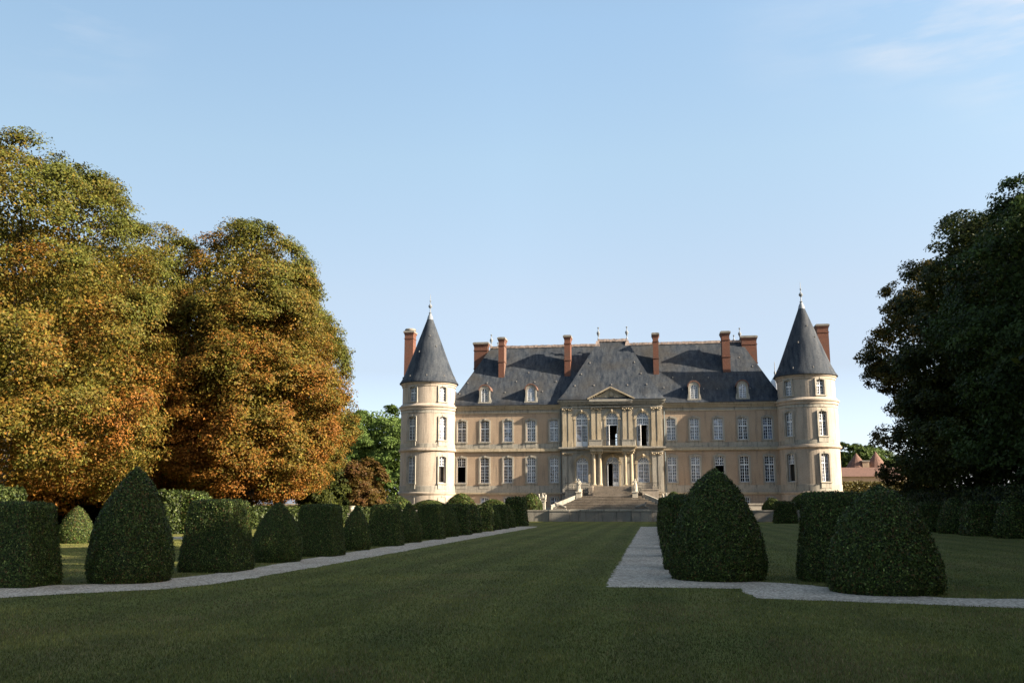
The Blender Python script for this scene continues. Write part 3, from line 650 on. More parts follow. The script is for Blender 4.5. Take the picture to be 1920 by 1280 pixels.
# dormers
for x in (-20.45,-14.62,5.28,11.02):
    z=14.42; y0=114.95
    b=cb(); b.plate(arch(x,z-.05,z+2.12,1.3,.55,12),[arch(x,z+.02,z+1.76,.86,.41,12)],y0,y0+.25)
    b.box(x-.82,x+.82,y0-.1,y0+.3,z-.12,z+.05)
    for s in (-1,1): b.taper(x+s*.72,y0+.12,z+.05,z+.62,.12,.12,.03,.1); b.box(x+s*.62-.05,x+s*.62+.05,y0-.03,y0+.2,z+.05,z+1.5)
    do=b.build('dormer',M['limestone'],ch)
    b=cb(); n=12; a=.42
    pts=[(x+.78*math.cos(math.pi*i/n),z+1.5+.78*math.sin(math.pi*i/n)) for i in range(n+1)]+[(x-.64*math.cos(math.pi*i/n),z+1.48+.64*math.sin(math.pi*i/n)) for i in range(n+1)]
    b.plate(pts,[],y0-.08,y0+2.2); b.build('dormer_hood',M['tile'],do)
    b=cb(); b.box(x-.66,x-.5,y0+.25,y0+1.6,z-.1,z+1.5); b.box(x+.5,x+.66,y0+.25,y0+1.6,z-.1,z+1.5); b.box(x-.5,x+.5,y0+.5,y0+.6,z,z+1.9); b.build('dormer_cheek',M['slate'],do)
    b=MB(); frame_bars(b,.84,0,1.74,.40,(6,1),2,None,y=.06,mid=.08,mun=.03,edge=.06); wo=b.build('window',M['white'],ch); wo.location=(x-OX,y0-OY,z+.02-OZ)
    b=MB(); b.plate(arch(0,.01,1.73,.82,.39),[],.1,.11); b.build('pane',M['glass'],wo)

# ================================================================== STAIRS, RAILINGS, STATUES
CX=-4.62
st=thing('stone_staircase',(CX,109,1.2),'broad worn stone staircase fanning down from the porch to the terrace wall','staircase')
b=MB(st.location); n=9
for i in range(n):
    z=1.2+.178*(i+1); hw=6.35-2.95*i/(n-1); y=106.62+.29*i
    b.box(CX-hw,CX+hw,y,110.2,z-.178+(.0 if i==0 else -.0),z); b.box(CX-hw-.03,CX+hw+.03,y-.07,y+.2,z-.05,z+.004)
b.build('lower_flight',M['steps'],st)
b=MB(st.location); n=8
for i in range(n):
    z=2.802+.15*(i+1); y=110.25+.26*i; b.box(CX-2.2,CX+2.2,y,112.1,z-.15,z); b.box(CX-2.22,CX+2.22,y-.03,y+.2,z-.045,z+.004)
b.build('upper_flight',M['steps'],st)
b=MB(st.location); b.box(CX-2.75,CX+2.75,112.1,114.5,1.2,4.0); b.box(CX-2.75,CX-2.24,110.9,112.1,1.2,4.0); b.box(CX+2.24,CX+2.75,110.9,112.1,1.2,4.0); b.build('landing',M['steps'],st)
for s in (-1,1):
    b=MB(st.location)
    b.beam((CX+s*3.75,109.2,3.0),(CX+s*6.75,106.75,1.72),.26,.14)
    vs=[(CX+s*3.75,109.2,1.2),(CX+s*6.75,106.75,1.2),(CX+s*6.75,106.75,1.66),(CX+s*3.75,109.2,2.94)]
    d=Vector((0.63*s,.77,0))*.1; b.add([Vector(v)+d for v in vs]+[Vector(v)-d for v in vs],[(0,1,2,3),(7,6,5,4),(0,4,5,1),(1,5,6,2),(2,6,7,3),(3,7,4,0)])
    b.build('parapet',M['limestone'],st)
for s in (-1,1):
    x0,x1=sorted((CX+s*3.5,CX+s*5.35)); lab='pale square stone block with a small vent beside the steps, '+('on their left in shade' if s<0 else 'on their right in sunlight')
    sb=thing('side_block',((x0+x1)/2,110,1.2),lab,'stone block','blocks beside the steps')
    b=MB(sb.location); xm=(x0+x1)/2
    b.plate([(x0,1.2),(x1,1.2),(x1,3.5),(x0,3.5)],[[(xm-.42,2.3),(xm+.42,2.3),(xm+.42,2.62),(xm-.42,2.62)]],109.3,109.6); b.box(x0,x1,109.6,114.4,1.2,3.5) if False else (b.box(x0,x1,110.2,114.4,1.2,3.5),b.box(x0,x0+.2,109.6,110.2,1.2,3.5),b.box(x1-.2,x1,109.6,110.2,1.2,3.5))
    b.build('wall',M['tower'],sb)
    b=MB(sb.location); b.box(x0-.04,x1+.04,109.25,114.4,3.5,3.62); b.build('coping',M['tower'],sb)
    for k,(rx0,rx1,ry,lab) in enumerate([(x0,x1,109.4,'front'),((x1 if s<0 else CX+2.75),(CX-2.75 if s<0 else x0),111.2,'inner')]):
        if rx1-rx0<.4: continue
        rl=thing('iron_railing',((rx0+rx1)/2,ry,3.62),'black iron railing %s the %s stone side block of the steps'%('on top of' if k==0 else 'behind','left' if s<0 else 'right'),'railing','railings of the steps')
        b=MB(rl.location); z0=3.62 if k==0 else 3.4
        b.box(rx0,rx1,ry-.02,ry+.02,z0+.68,z0+.73); b.box(rx0,rx1,ry-.015,ry+.015,z0+.08,z0+.11); b.build('rail',M['iron'],rl)
        b=MB(rl.location); m=max(3,int((rx1-rx0)/.13))
        for i in range(m+1): x=rx0+(rx1-rx0)*i/m; b.box(x-.012,x+.012,ry-.012,ry+.012,z0,z0+.68)
        for i in range(0,m,2):
            x=rx0+(rx1-rx0)*(i+.5)/m; b.lathe([(.0,z0+.3),(.045,z0+.36),(0,z0+.42)],x,ry,6)
        b.build('balusters',M['iron'],rl)
# stair hand gates
for s in (-1,1):
    x0,x1=sorted((CX+s*2.3,CX+s*3.3)); g=thing('iron_gate',((x0+x1)/2,110.2,2.8),'low black scrolled iron gate at the %s end of the upper steps'%('left' if s<0 else 'right'),'gate','gates beside the upper steps')
    b=MB(g.location); b.box(x0,x0+.04,110.16,110.2,2.8,3.75); b.box(x1-.04,x1,110.16,110.2,2.8,3.75); b.box(x0,x1,110.165,110.195,3.68,3.72); b.box(x0,x1,110.165,110.195,2.88,2.92)
    b.build('frame',M['iron'],g); b=MB(g.location)
    for i in range(1,9): x=x0+(x1-x0)*i/9; b.box(x-.011,x+.011,110.17,110.19,2.92,3.68)
    for i in range(4): x=x0+.14+i*.24; b.lathe([(0,3.2),(.06,3.27),(.06,3.33),(0,3.4)],x,110.18,8)
    b.build('bars',M['iron'],g)
def skin(name,pts,edges,radii,mat,parent,loc=(0,0,0),sub=2):
    me=bpy.data.meshes.new(name); me.from_pydata(pts,edges,[]); me.materials.append(mat); o=bpy.data.objects.new(name,me); C.objects.link(o)
    md=o.modifiers.new('skin','SKIN')
    if not me.skin_vertices: 
        bm=bmesh.new(); bm.from_mesh(me); bm.verts.layers.skin.verify(); bm.to_mesh(me); bm.free()
    for v,r in zip(me.skin_vertices[0].data,radii): v.radius=(r,r)
    me.skin_vertices[0].data[0].use_root=True
    md.use_smooth_shade=True; s=o.modifiers.new('sub','SUBSURF'); s.levels=sub; s.render_levels=sub
    if parent: o.parent=parent
    o.location=loc; return o
def standing(parent,z,mir=1):
    m=mir
    P=[(0,0,.82),(0,0,1.02),(.01*m,.0,1.22),(.0,0,1.34),(.02*m,-.02,1.5),(.02*m,-.03,1.62),       # pelvis..head
       (-.1*m,0,.78),(-.12*m,-.06,.42),(-.1*m,0,.06),(-.1*m,-.12,.03),
       (.1*m,0,.78),(.14*m,.02,.42),(.12*m,.05,.06),(.12*m,-.07,.03),
       (-.2*m,0,1.28),(-.3*m,-.04,1.02),(-.2*m,-.2,.92),
       (.2*m,0,1.3),(.36*m,-.03,1.42),(.3*m,-.06,1.68)]
    E_=[(0,1),(1,2),(2,3),(3,4),(4,5),(0,6),(6,7),(7,8),(8,9),(0,10),(10,11),(11,12),(12,13),(2,14),(14,15),(15,16),(2,17),(17,18),(18,19)]
    r=[.17,.15,.18,.08,.11,.09,.12,.085,.06,.05,.12,.085,.06,.05,.085,.06,.05,.085,.06,.045]
    f=skin('figure',P,E_,r,M['statue'],parent,(0,0,z)); f.scale=(.9,.9,.88)
    d=MB(); d.lathe([(.26,0),(.24,.3),(.22,.6),(.19,.85),(.1,.95)],0.04*m,.06,12,sy=.8); k=d.build('drapery',M['statue'],parent,True); k.location=(0,0,z)
for s,lab in ((-1,'pale standing stone statue with raised arm on the left pedestal of the steps'),(1,'weathered standing stone statue on the right pedestal of the steps')):
    x=-8.36 if s<0 else -2.05
    x=CX+s*3.72 if s<0 else -1.95
    t=thing('statue',(x if s>0 else -8.36,109.0,1.2),lab,'statue','standing statues on the steps')
    b=MB(); b.box(-.36,.36,-.36,.36,0,1.3); b.box(-.3,.3,-.3,.3,1.3,2.0); b.box(-.36,.36,-.36,.36,2.0,2.14); b.build('pedestal',M['statue'],t)
    standing(t,2.14,s)
def group_statue(x,y,z,lab,ph,cat='statue'):
    t=thing('statue',(x,y,z),lab,'statue','small figure groups')
    b=MB(); b.box(-.4,.4,-.35,.35,0,.1); b.box(-.32,.32,-.28,.28,.1,ph-.12); b.box(-.4,.4,-.36,.36,ph-.12,ph); b.build('pedestal',M['statue'],t)
    P=[(0,0,.3),(.0,0,.55),(0,0,.7),(0,-.02,.85),(-.35,0,.25),(-.4,0,.55),(-.4,-.02,.75),(.35,0,.25),(.38,0,.5),(.36,-.02,.7),(-.25,-.1,.0),(.3,-.1,0),(.15,-.05,.65),(.3,-.1,.85)]
    E_=[(0,1),(1,2),(2,3),(0,4),(4,5),(5,6),(0,7),(7,8),(8,9),(4,10),(7,11),(2,12),(12,13)]
    skin('figure',P,E_,[.2,.15,.07,.1,.15,.12,.09,.15,.12,.09,.1,.1,.07,.05],M['statue'],t,(0,0,ph))
group_statue(-12.55,109,1.2,'white group of playing children on a pedestal left of the stair parapet',1.15)
group_statue(1.55,109,1.2,'white group of playing children on a pedestal right of the stair parapet',1.15)
def sphinx(x,lab,m):
    t=thing('sphinx',(x,106.15,1.3),lab,'statue','reclining sphinxes on the terrace wall')
    b=MB(); b.box(-.75,.75,-.25,.3,0,.14); b.build('plinth',M['moat'],t)
    P=[(.45*m,0,.25),(.1*m,0,.3),(-.3*m,0,.34),(-.45*m,0,.55),(-.5*m,-.02,.72),(.6*m,-.12,.1),(.3*m,-.16,.08),(-.45*m,-.12,.1),(-.75*m,-.12,.07),(.75*m,.05,.12),(.5*m,.2,.08),(-.35*m,.15,.12)]
    E_=[(0,1),(1,2),(2,3),(3,4),(0,5),(5,6),(2,7),(7,8),(0,9),(9,10),(2,11)]
    skin('figure',P,E_,[.2,.17,.18,.1,.13,.1,.07,.08,.06,.04,.03,.08],M['moat'],t,(0,0,.14))
sphinx(-10.3,'dark reclining stone sphinx on the terrace wall left of the steps',1); sphinx(-1.2,'dark reclining stone sphinx on the terrace wall right of the steps',-1)

# ================================================================== TOPIARY
def prof_pts(prof,rng,n):
    prof=np.array(prof); seg=np.diff(prof,axis=0); ln=np.hypot(seg[:,0],seg[:,1]); rm=(prof[:-1,0]+prof[1:,0])/2+.02
    w=ln*rm; w/=w.sum(); i=rng.choice(len(seg),n,p=w); t=rng.uniform(0,1,n)
    p=prof[i]+seg[i]*t[:,None]; nr=seg[i,1]/ln[i]; nz=-seg[i,0]/ln[i]
    return p[:,0],p[:,1],nr,nz
def cross(th,ex,ay):
    c,s_=np.cos(th),np.sin(th); k=(np.abs(c)**ex+np.abs(s_)**ex)**(-1/ex); return c*k,s_*k*ay
def lump(P,seed,amp):
    ph=np.random.default_rng(seed).uniform(0,6,6)
    return amp*(np.sin(P[:,0]*3.1+ph[0])*np.sin(P[:,2]*3.7+ph[1])+np.sin(P[:,1]*4.1+ph[2]+P[:,2]*2)*.8+.6*np.sin(P[:,0]*8+ph[3])*np.sin(P[:,1]*7+ph[4])*np.sin(P[:,2]*9+ph[5]))
GREENS=np.array([(.030,.050,.010),(.052,.076,.016),(.092,.116,.032),(.013,.022,.006)])
def topiary_mesh(prof,ex,ay,seed,n,leaf,amp=.016,bright=1.):
    rng=np.random.default_rng(seed)
    def mapp(r,z,th):
        cx,cy=cross(th,ex,ay); P=np.stack([r*cx,r*cy,z],1); return P
    r,z,nr,nz=prof_pts(prof,rng,n); th=rng.uniform(0,2*np.pi,n)
    P=mapp(r,z,th); e=1e-3; Pt=mapp(np.maximum(r,.05),z,th+e)-mapp(np.maximum(r,.05),z,th-e)
    hn=np.stack([Pt[:,1],-Pt[:,0],np.zeros(n)],1); hn/=np.linalg.norm(hn,axis=1,keepdims=True)+1e-9
    Nn=hn*nr[:,None]; Nn[:,2]=nz
    P=P+Nn*(lump(P,seed,amp)+rng.normal(0,leaf*1.0,n)-leaf*.3)[:,None]
    c=GREENS[rng.choice(4,n,p=[.36,.30,.16,.18])]*rng.lognormal(-.05,.5,(n,1))
    br=(np.sin(P[:,0]*2.3+seed)+np.sin(P[:,2]*2.9+seed*2)+np.sin(P[:,1]*2.1))*.33
    m=(rng.uniform(0,1,n)<.07+.10*np.clip(br,0,1)); c[m]=np.array((.10,.060,.022))*rng.uniform(.6,1.3,(m.sum(),1))
    c=c*bright
    V,cc=quads(P,Nn,leaf,.55,rng,c,.65)
    # core
    pr=[(a,b) for a,b in prof]; m_=40; ev=[]; ef=[]
    for a,b in pr:
        thh=np.linspace(0,2*np.pi,m_,endpoint=False); ev.append(mapp(np.full(m_,max(0,a-leaf*.9)),np.full(m_,max(.0,b-(leaf*.9 if b>.2 else 0))),thh))
    ev=np.concatenate(ev)
    for j in range(len(pr)-1):
        for i in range(m_): ef.append((j*m_+i,j*m_+(i+1)%m_,(j+1)*m_+(i+1)%m_,(j+1)*m_+i))
    ec=np.tile(np.array([(.014,.024,.007)]),(len(ev),1))
    return npmesh('clipped_shrub',V,4,cc,M['yew'],(ev,ef,ec))
def subdiv(prof,n=6):
    out=[]
    for a,b in zip(prof[:-1],prof[1:]):
        for k in range(n): out.append((a[0]+(b[0]-a[0])*k/n,a[1]+(b[1]-a[1])*k/n))
    return out+[prof[-1]]
PROF={'cone':[(.90,0),(.97,.06),(1,.14),(.98,.25),(.94,.36),(.88,.45),(.79,.55),(.69,.64),(.59,.72),(.46,.81),(.29,.90),(.13,.965),(0,1)],
      'bud':[(.90,0),(.96,.07),(1.0,.2),(.97,.32),(.89,.45),(.77,.58),(.63,.70),(.46,.81),(.29,.90),(.13,.97),(0,1.0)],
      'dome':[(.93,0),(1,.08),(1,.2),(.965,.32),(.91,.42),(.84,.52),(.76,.62),(.66,.72),(.53,.80),(.39,.88),(.2,.955),(0,1)]}
def cone_prof(r,h,k): return [(a*r,b*h) for a,b in PROF[k]]
def block_prof(r,h,tp=.8): return [(r*.97,0),(r*1.0,.1*h),(r*(1+tp)/2,.5*h),(r*tp*1.02,.93*h),(r*tp*.985,.975*h),(r*tp*.93,.997*h),(r*tp*.6,h),(0,h)]
SH={}
def shape(kind,seed,n,leaf):
    k=(kind,seed,n)
    if k not in SH:
        if kind in PROF: SH[k]=topiary_mesh(cone_prof(1,HH[kind],kind),2,1,seed,n,leaf)
        else: SH[k]=topiary_mesh(block_prof(1,1.75,.78),14,1,seed,n,leaf,.009)
    return SH[k]
HH={'cone':2.5,'bud':1.7,'dome':1.9,'block':1.75}
def topiary(kind,x,y,r,h,label,seed=1,lod=0,z=0,ry=None,group='clipped topiary in the garden'):
    n,leaf={0:(95000,.0245),1:(42000,.036),2:(15000,.06)}[lod]
    o=link('topiary_block' if kind=='block' else 'topiary_cone',shape(kind,seed,n,leaf)); o.location=(x,y,z); o.scale=(r,ry or r,h/HH[kind])
    if kind!='block': o.rotation_euler=(0,0,rg.uniform(0,6.28))
    return tag(o,label,'topiary',group)
GL='topiary row along the left gravel walk'; GR='topiary row along the right gravel walk'
# left row, near to far
topiary('block',-13.62,18.72,.92,1.70,'clipped yew block cut by the left edge of the photo, nearest of the left row',3,0,group=GL,ry=.62)
topiary('cone',-11.64,20.15,.90,2.52,'tall pointed clipped yew cone, nearest cone on the left gravel walk',1,0,group=GL)
seq=[('block',23.75,.745,1.78,0),('cone',27.95,.75,1.72,0),('block',31.5,.72,1.68,0),('cone',35.8,.56,1.6,1),('block',39.9,.68,1.68,1),('cone',43.8,.62,1.75,1),('block',48.2,0.69,1.69,1),('cone',52.4,.64,1.76,1),('block',55.6,0.66,1.69,2),('cone',59.8,.6,1.76,2),('block',63.9,0.64,1.69,2),('cone',67.9,.56,1.7,2),('block',70.9,0.59,1.69,2),('cone',74.9,.56,1.7,2),('block',81.4,.95,2.32,2)]
ordn=['first','second','third','fourth','fifth','sixth','seventh','eighth']; nb=nc=0
for k,y,r,h,l in seq:
    x=-11.3 if k=='block' and y<33 else -11.38
    if k=='block': lab='%s square yew block beyond the tall cone on the left walk'%ordn[nb]; nb+=1
    else: lab='%s rounded yew cone beyond the tall one on the left walk'%ordn[nc]; nc+=1
    if y>80: lab='tallest clipped yew block, at the far end of the left walk'; x=-11.7
    topiary(k if k=='block' else 'bud',x,y,r,h,lab,3 if k=='block' else 2,l,group=GL)
# right row
topiary('dome',4.47,19.85,1.05,2.02,'big round-topped clipped yew at the right, nearest the camera',5,0,group=GR)
topiary('cone',1.46,22.8,1.09,2.52,'big pointed clipped yew cone at the corner of the right gravel walk',4,0,group=GR)
topiary('block',4.22,22.85,.90,1.93,'square clipped yew block behind the big round-topped yew on the right',6,0,group=GR,ry=.75)
seqr=[('block',26.4,0.71,1.9,1),('block',33,0.69,1.95,1),('block',38.6,0.71,1.88,1),('cone',43.5,.7,1.75,1),('block',48.0,0.67,1.7,1),('cone',52.2,.7,1.75,1),('block',56.2,0.67,1.69,2),('cone',60.3,.62,1.7,2),('block',64.2,0.66,1.69,2),('cone',68.2,.6,1.7,2),('block',72,0.63,1.69,2),('cone',76,.6,1.7,2),('block',85.3,.8,2.3,2)]
nb=nc=0
for k,y,r,h,l in seqr:
    x=1.0 if y<80 else 1.2
    if k=='block': lab='%s square yew block behind the big pointed cone on the right walk'%ordn[nb]; nb+=1
    else: lab='%s rounded yew cone behind the big pointed one on the right walk'%ordn[nc]; nc+=1
    if y>80: lab='last yew block at the far end of the right walk'
    topiary(k if k=='block' else 'bud',x,y,r,h,lab,6 if k=='block' else 2,l,group=GR)
# lawn blocks further back
p=gnd(1476,981); topiary('block',p.x,p.y+1,1.08,2.05,'dark isolated yew block before the terrace wall at the right',6,2,group='outlying topiary')
p=gnd(140,1019); topiary('bud',p.x-.5,p.y+.8,.75,1.6,'small yew cone standing apart on the side lawn behind the tall left cone',2,1,group='outlying topiary')
for (px,py,w,h,k,lab) in [(478,984,1.1,1.6,'block','far yew block on the side lawn between two near ones'),(345,1000,1.2,2.2,'block','high yew block on the side lawn right of the tall left cone'),(700,975,.9,2.3,'block','far dark yew block below the brown tree'),
                          (662,978,1.0,1.9,'cone','far yew cone below the dark green bush'),(600,978,1.2,1.7,'block','far yew block below the orange chestnut')]:
    p=gnd(px,py); topiary(k,p.x,p.y+.9,w,h,lab,3 if k=='block' else 2,2,group='outlying topiary')
# terrace domes
for i,(px,top,hw,kind,lab) in enumerate([(741,929,2.0,'dome','round yew dome on the terrace below the left tower'),(806,937,2.1,'dome','low yew dome on the terrace below the left tower door'),(864,924,1.75,'cone','pointed yew cone on the terrace at the left wing'),(925,936,1.6,'dome','low yew dome on the terrace before the basement window'),
                                     (996,925,1.25,'dome','yew dome at the end of the terrace wall beside the statue'),(1263,921,1.2,'cone','yew cone on the terrace right of the steps'),(1448,934,1.1,'dome','low yew dome on the terrace below the right wing'),(1510,924,1.7,'dome','yew dome on the terrace below the right tower')]):
    p=at(px,top,108.2); topiary(kind,p.x,108.2,hw*.98,p.z-1.2,lab,2 if kind=='cone' else 7,2,z=1.2,group='topiary on the terrace')
# right dark row along the far walk
nb=nc=0
for i in range(9):
    y=48+i*4.2; k='block' if i%2 else 'cone'
    if k=='block': lab='%s dark yew block of the shaded far right row'%ordn[nb]; nb+=1
    else: lab='%s dark yew cone of the shaded far right row'%ordn[nc]; nc+=1
    topiary(k,18.9-(.055*(y-48)),y+6,1.02 if k=='block' else .95,1.8 if k=='block' else 2.2,lab,3 if k=='block' else 2,2,group='shaded row at the far right')
# long clipped hedges
def hedge(name,x0,y0,x1,y1,th,h,label,n,leaf,seed,bright=1.,col=None):
    rng=np.random.default_rng(seed); d=np.array([x1-x0,y1-y0],float); ln=np.hypot(*d); d/=ln; q=np.array([d[1],-d[0]])
    areas=np.array([ln*h,ln*h,ln*th,th*h,th*h]); k=rng.choice(5,n,p=areas/areas.sum()); u=rng.uniform(0,1,n); v=rng.uniform(0,1,n)
    s=np.where(k<3,u*ln,np.where(k==3,0,ln)); w=np.select([k==0,k==1,k==2,k>=3],[np.full(n,th/2),np.full(n,-th/2),(v-.5)*th,(u-.5)*th]); z=np.where(k==2,h,v*h)
    P=np.stack([d[0]*s+q[0]*w,d[1]*s+q[1]*w,z],1)
    Nn=np.select([(k==0)[:,None],(k==1)[:,None],(k==2)[:,None],(k==3)[:,None],(k==4)[:,None]],[np.array([q[0],q[1],0])*np.ones((n,1)),-np.array([q[0],q[1],0])*np.ones((n,1)),np.array([0,0,1.])*np.ones((n,1)),-np.array([d[0],d[1],0])*np.ones((n,1)),np.array([d[0],d[1],0])*np.ones((n,1))])
    P=P+Nn*(rng.normal(0,leaf*.7,n)+lump(P,seed,.05))[:,None]
    c=(GREENS[rng.choice(4,n)]*.62 if col is None else np.array(col))*rng.uniform(.6,1.4,(n,1))*bright
    V,cc=quads(P,Nn,leaf,.6,rng,c,.7)
    hh=h-leaf; t=th/2-leaf
    ev=np.array([[0,0,0]]*8,float); c4=[(0,t),(ln,t),(ln,-t),(0,-t)]
    for i,(a,b_) in enumerate(c4):
        for j,zz in ((0,0),(4,hh)): ev[i+j]=[d[0]*a+q[0]*b_,d[1]*a+q[1]*b_,zz]
    ef=[(0,1,2,3),(4,5,6,7),(0,1,5,4),(1,2,6,5),(2,3,7,6),(3,0,4,7)]
    me=npmesh(name,V,4,cc,M['yew'],(ev,ef,np.tile([(.012,.022,.006)],(8,1))))
    o=link(name,me); o.location=(x0,y0,0); return tag(o,label,'hedge','long clipped hedges')
hedge('hedge',-29.5,34,-29.5,40.3,1.4,2.4,'long bright green hedge under the nearest orange chestnut at the left edge',26000,.09,11)
hedge('hedge',-29.5,53.5,-29.5,58.5,1.4,2.5,'short tall hedge with a sunlit end seen just right of the tall left cone',14000,.09,15)
hedge('hedge',-53,28,-53,108,3.0,5.0,'tall dark boundary hedge far behind the trunks of the left chestnuts',26000,.2,16)
hedge('hedge',-29.8,61,-29.8,101,1.4,1.55,'long dark green hedge under the orange chestnuts behind the topiary',30000,.10,12)
hedge('hedge',22.6,58,22.6,100,1.4,2.9,'long black-green hedge under the shaded trees at the right',30000,.10,13)
p=at(1560,905,122); q=at(1660,903,122)
hedge('hedge',p.x,122,q.x+6,122,1.4,p.z,'tall brownish green hedge between the right tower and the trees',16000,.13,14,col=(.085,.075,.022))

p=gnd(331,1007,.46); t=thing('stone_bench',(p.x,p.y,0),'pale stone bench on the side lawn, glimpsed between the tall left cone and the block','bench')
b=MB(); b.box(-.8,.8,-.22,.22,.40,.48); b.build('seat',M['statue'],t)
for s_ in (-1,1): b=MB(); b.taper(s_*.55,0,-.01,.40,.09,.18,.07,.15); b.build('leg',M['statue'],t)
p=at(659,948,84); t=thing('stone_urn',(p.x,84,0),'small white stone urn on a pedestal behind the left topiary row','urn')
b=MB(); b.box(-.3,.3,-.3,.3,0,.1); b.box(-.22,.22,-.22,.22,.1,.95); b.box(-.28,.28,-.28,.28,.95,1.03); b.build('pedestal',M['statue'],t)
b=MB(); b.lathe([(.14,1.03),(.07,1.12),(.2,1.3),(.27,1.5),(.24,1.6),(.34,1.66),(.34,p.z),(.2,p.z-.02)],0,0,14); b.build('vase',M['statue'],t,True)

# ================================================================== TREES
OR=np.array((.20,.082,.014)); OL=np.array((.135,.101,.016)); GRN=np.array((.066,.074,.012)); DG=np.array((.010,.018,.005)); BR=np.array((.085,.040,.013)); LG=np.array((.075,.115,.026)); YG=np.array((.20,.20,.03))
def crown_mesh(env,seed,nb,lpb,br,leaf,tone,fill=.25,up=.25,keepz=None,Rm=1.5,deep=.045):
    """env: ellipsoids (x,y,z,rx,ry,rz). Limb masses on their union's surface, boughs on each mass, leaves on each bough."""
    rng=np.random.default_rng(seed); env=np.array(env,float)
    A=env[:,3]*env[:,5]+env[:,4]*env[:,5]+env[:,3]*env[:,4]
    per=max(5,int(6.5*Rm/br)); nM=max(6,nb//per)
    n=nM*4; k=rng.choice(len(env),n,p=A/A.sum()); d=rng.normal(0,1,(n,3)); d/=np.linalg.norm(d,axis=1,keepdims=True)
    E=env[k]; Rs=Rm*rng.uniform(.6,1.35,n); sc=1-(Rs*.6/E[:,3:].min(1))+rng.normal(0,deep,n)*.6
    P=E[:,:3]+E[:,3:]*d*sc[:,None]
    ins=np.zeros(n,bool)
    for i,e in enumerate(env):
        q=(P-e[:3])/e[3:]; ins|=((q**2).sum(1)<.5)&(k!=i)
    idx=np.where(~ins)[0][:nM]; P=P[idx]; d=d[idx]; E=E[idx]; Rs=Rs[idx]; nM=len(P)
    out=d/E[:,3:]; out/=np.linalg.norm(out,axis=1,keepdims=True); mt=rng.normal(0,1,nM)
    # boughs over each mass, outer and upper side preferred
    mi=np.repeat(np.arange(nM),per); m=len(mi); bd=rng.normal(0,1,(m,3)); bd/=np.linalg.norm(bd,axis=1,keepdims=True); bd+=out[mi]*.9; bd[:,2]+=.15; bd/=np.linalg.norm(bd,axis=1,keepdims=True)
    BP=P[mi]+bd*Rs[mi][:,None]*np.array([1.05,1.05,.72])*rng.uniform(.8,1.08,(m,1)); BR_=br*rng.uniform(.45,1.1,m); bt=mt[mi]*.8+rng.normal(0,.7,m)
    BP[:,2]-=.10*np.hypot(bd[:,0],bd[:,1])**2*Rs[mi]
    if keepz is not None: BP[:,2]=np.maximum(BP[:,2],keepz)
    BP[:,2]=np.maximum(BP[:,2],1.3)
    bi=np.repeat(np.arange(m),lpb); M_=len(bi)
    dd=rng.normal(0,1,(M_,3)); dd/=np.linalg.norm(dd,axis=1,keepdims=True); dd+=out[mi][bi]*.45; dd[:,2]+=up; dd/=np.linalg.norm(dd,axis=1,keepdims=True)
    rr=BR_[bi]*rng.uniform(.25,1.1,M_)**.6
    Q=BP[bi]+dd*rr[:,None]*np.array([1.15,1.15,.6]); Q[:,2]-=.22*np.hypot(dd[:,0],dd[:,1])*rr
    Nn=dd*.7+out[mi][bi]*.5; Nn[:,2]+=.45
    col=tone(Q,bt[bi],rng)
    f=int(M_*fill*1.1); kk=rng.choice(len(env),f,p=A/A.sum()); d2=rng.normal(0,1,(f,3)); d2/=np.linalg.norm(d2,axis=1,keepdims=True)
    FQ=env[kk,:3]+env[kk,3:]*d2*rng.uniform(.45,.84,(f,1)); FQ=FQ[FQ[:,2]>1.5]
    V,c=quads(Q,Nn,leaf,.55,rng,col,.5)
    V2,c2=quads(FQ,rng.normal(0,1,FQ.shape),leaf*1.25,.7,rng,tone(FQ,np.full(len(FQ),0.),rng),.5)
    return npmesh('crown',np.concatenate([V,V2]),4,np.concatenate([c,c2]),M['leaf'])
def trunk_mesh(h,r,seed,env):
    rn=random.Random(seed); b=MB(); 
    def limb(p,q,r0,r1,n=5):
        p=Vector(p);q=Vector(q); d=(q-p); u=d.normalized().cross(Vector((.3,.9,.1))).normalized(); w=u.cross(d.normalized()); vs=[];m=8
        for i in range(n+1):
            t=i/n; c=p+d*t+Vector((rn.uniform(-.15,.15),rn.uniform(-.15,.15),0))*(0 if i in(0,n) else 1); r=r0+(r1-r0)*t
            if i==0 and r0>.3: r*=1.25
            for j in range(m): a=j*2*math.pi/m; vs.append(c+(u*math.cos(a)+w*math.sin(a))*r)
        b.add(vs,[(i*m+j,i*m+(j+1)%m,(i+1)*m+(j+1)%m,(i+1)*m+j) for i in range(n) for j in range(m)])
    limb((0,0,-.1),(0,0,h*.45),r,r*.7); limb((0,0,h*.45),(rn.uniform(-.5,.5),rn.uniform(-.5,.5),h*.85),r*.7,r*.15)
    for i in range(11):
        z=h*(.16+.06*i); a=i*2.4+rn.random(); ln=h*.30*(1-.05*i); limb((0,0,z),(math.cos(a)*ln,math.sin(a)*ln,z+h*.14),r*.35,r*.06)
    me=bpy.data.meshes.new('trunk'); me.from_pydata([tuple(v) for v in b.v],[],b.f); me.materials.append(M['bark']); 
    for p in me.polygons: p.use_smooth=True
    return me
def tree(name,x,y,env,label,seed,nb,lpb,br,leaf,tone,group,h=20,z=0,cat='tree',r=.5,**kw):
    t=thing(name,(x,y,z),label,cat,group); link('trunk',trunk_mesh(h,r,seed,env),t); link('crown',crown_mesh(env,seed,nb,lpb,br,leaf,tone,**kw),t); return t
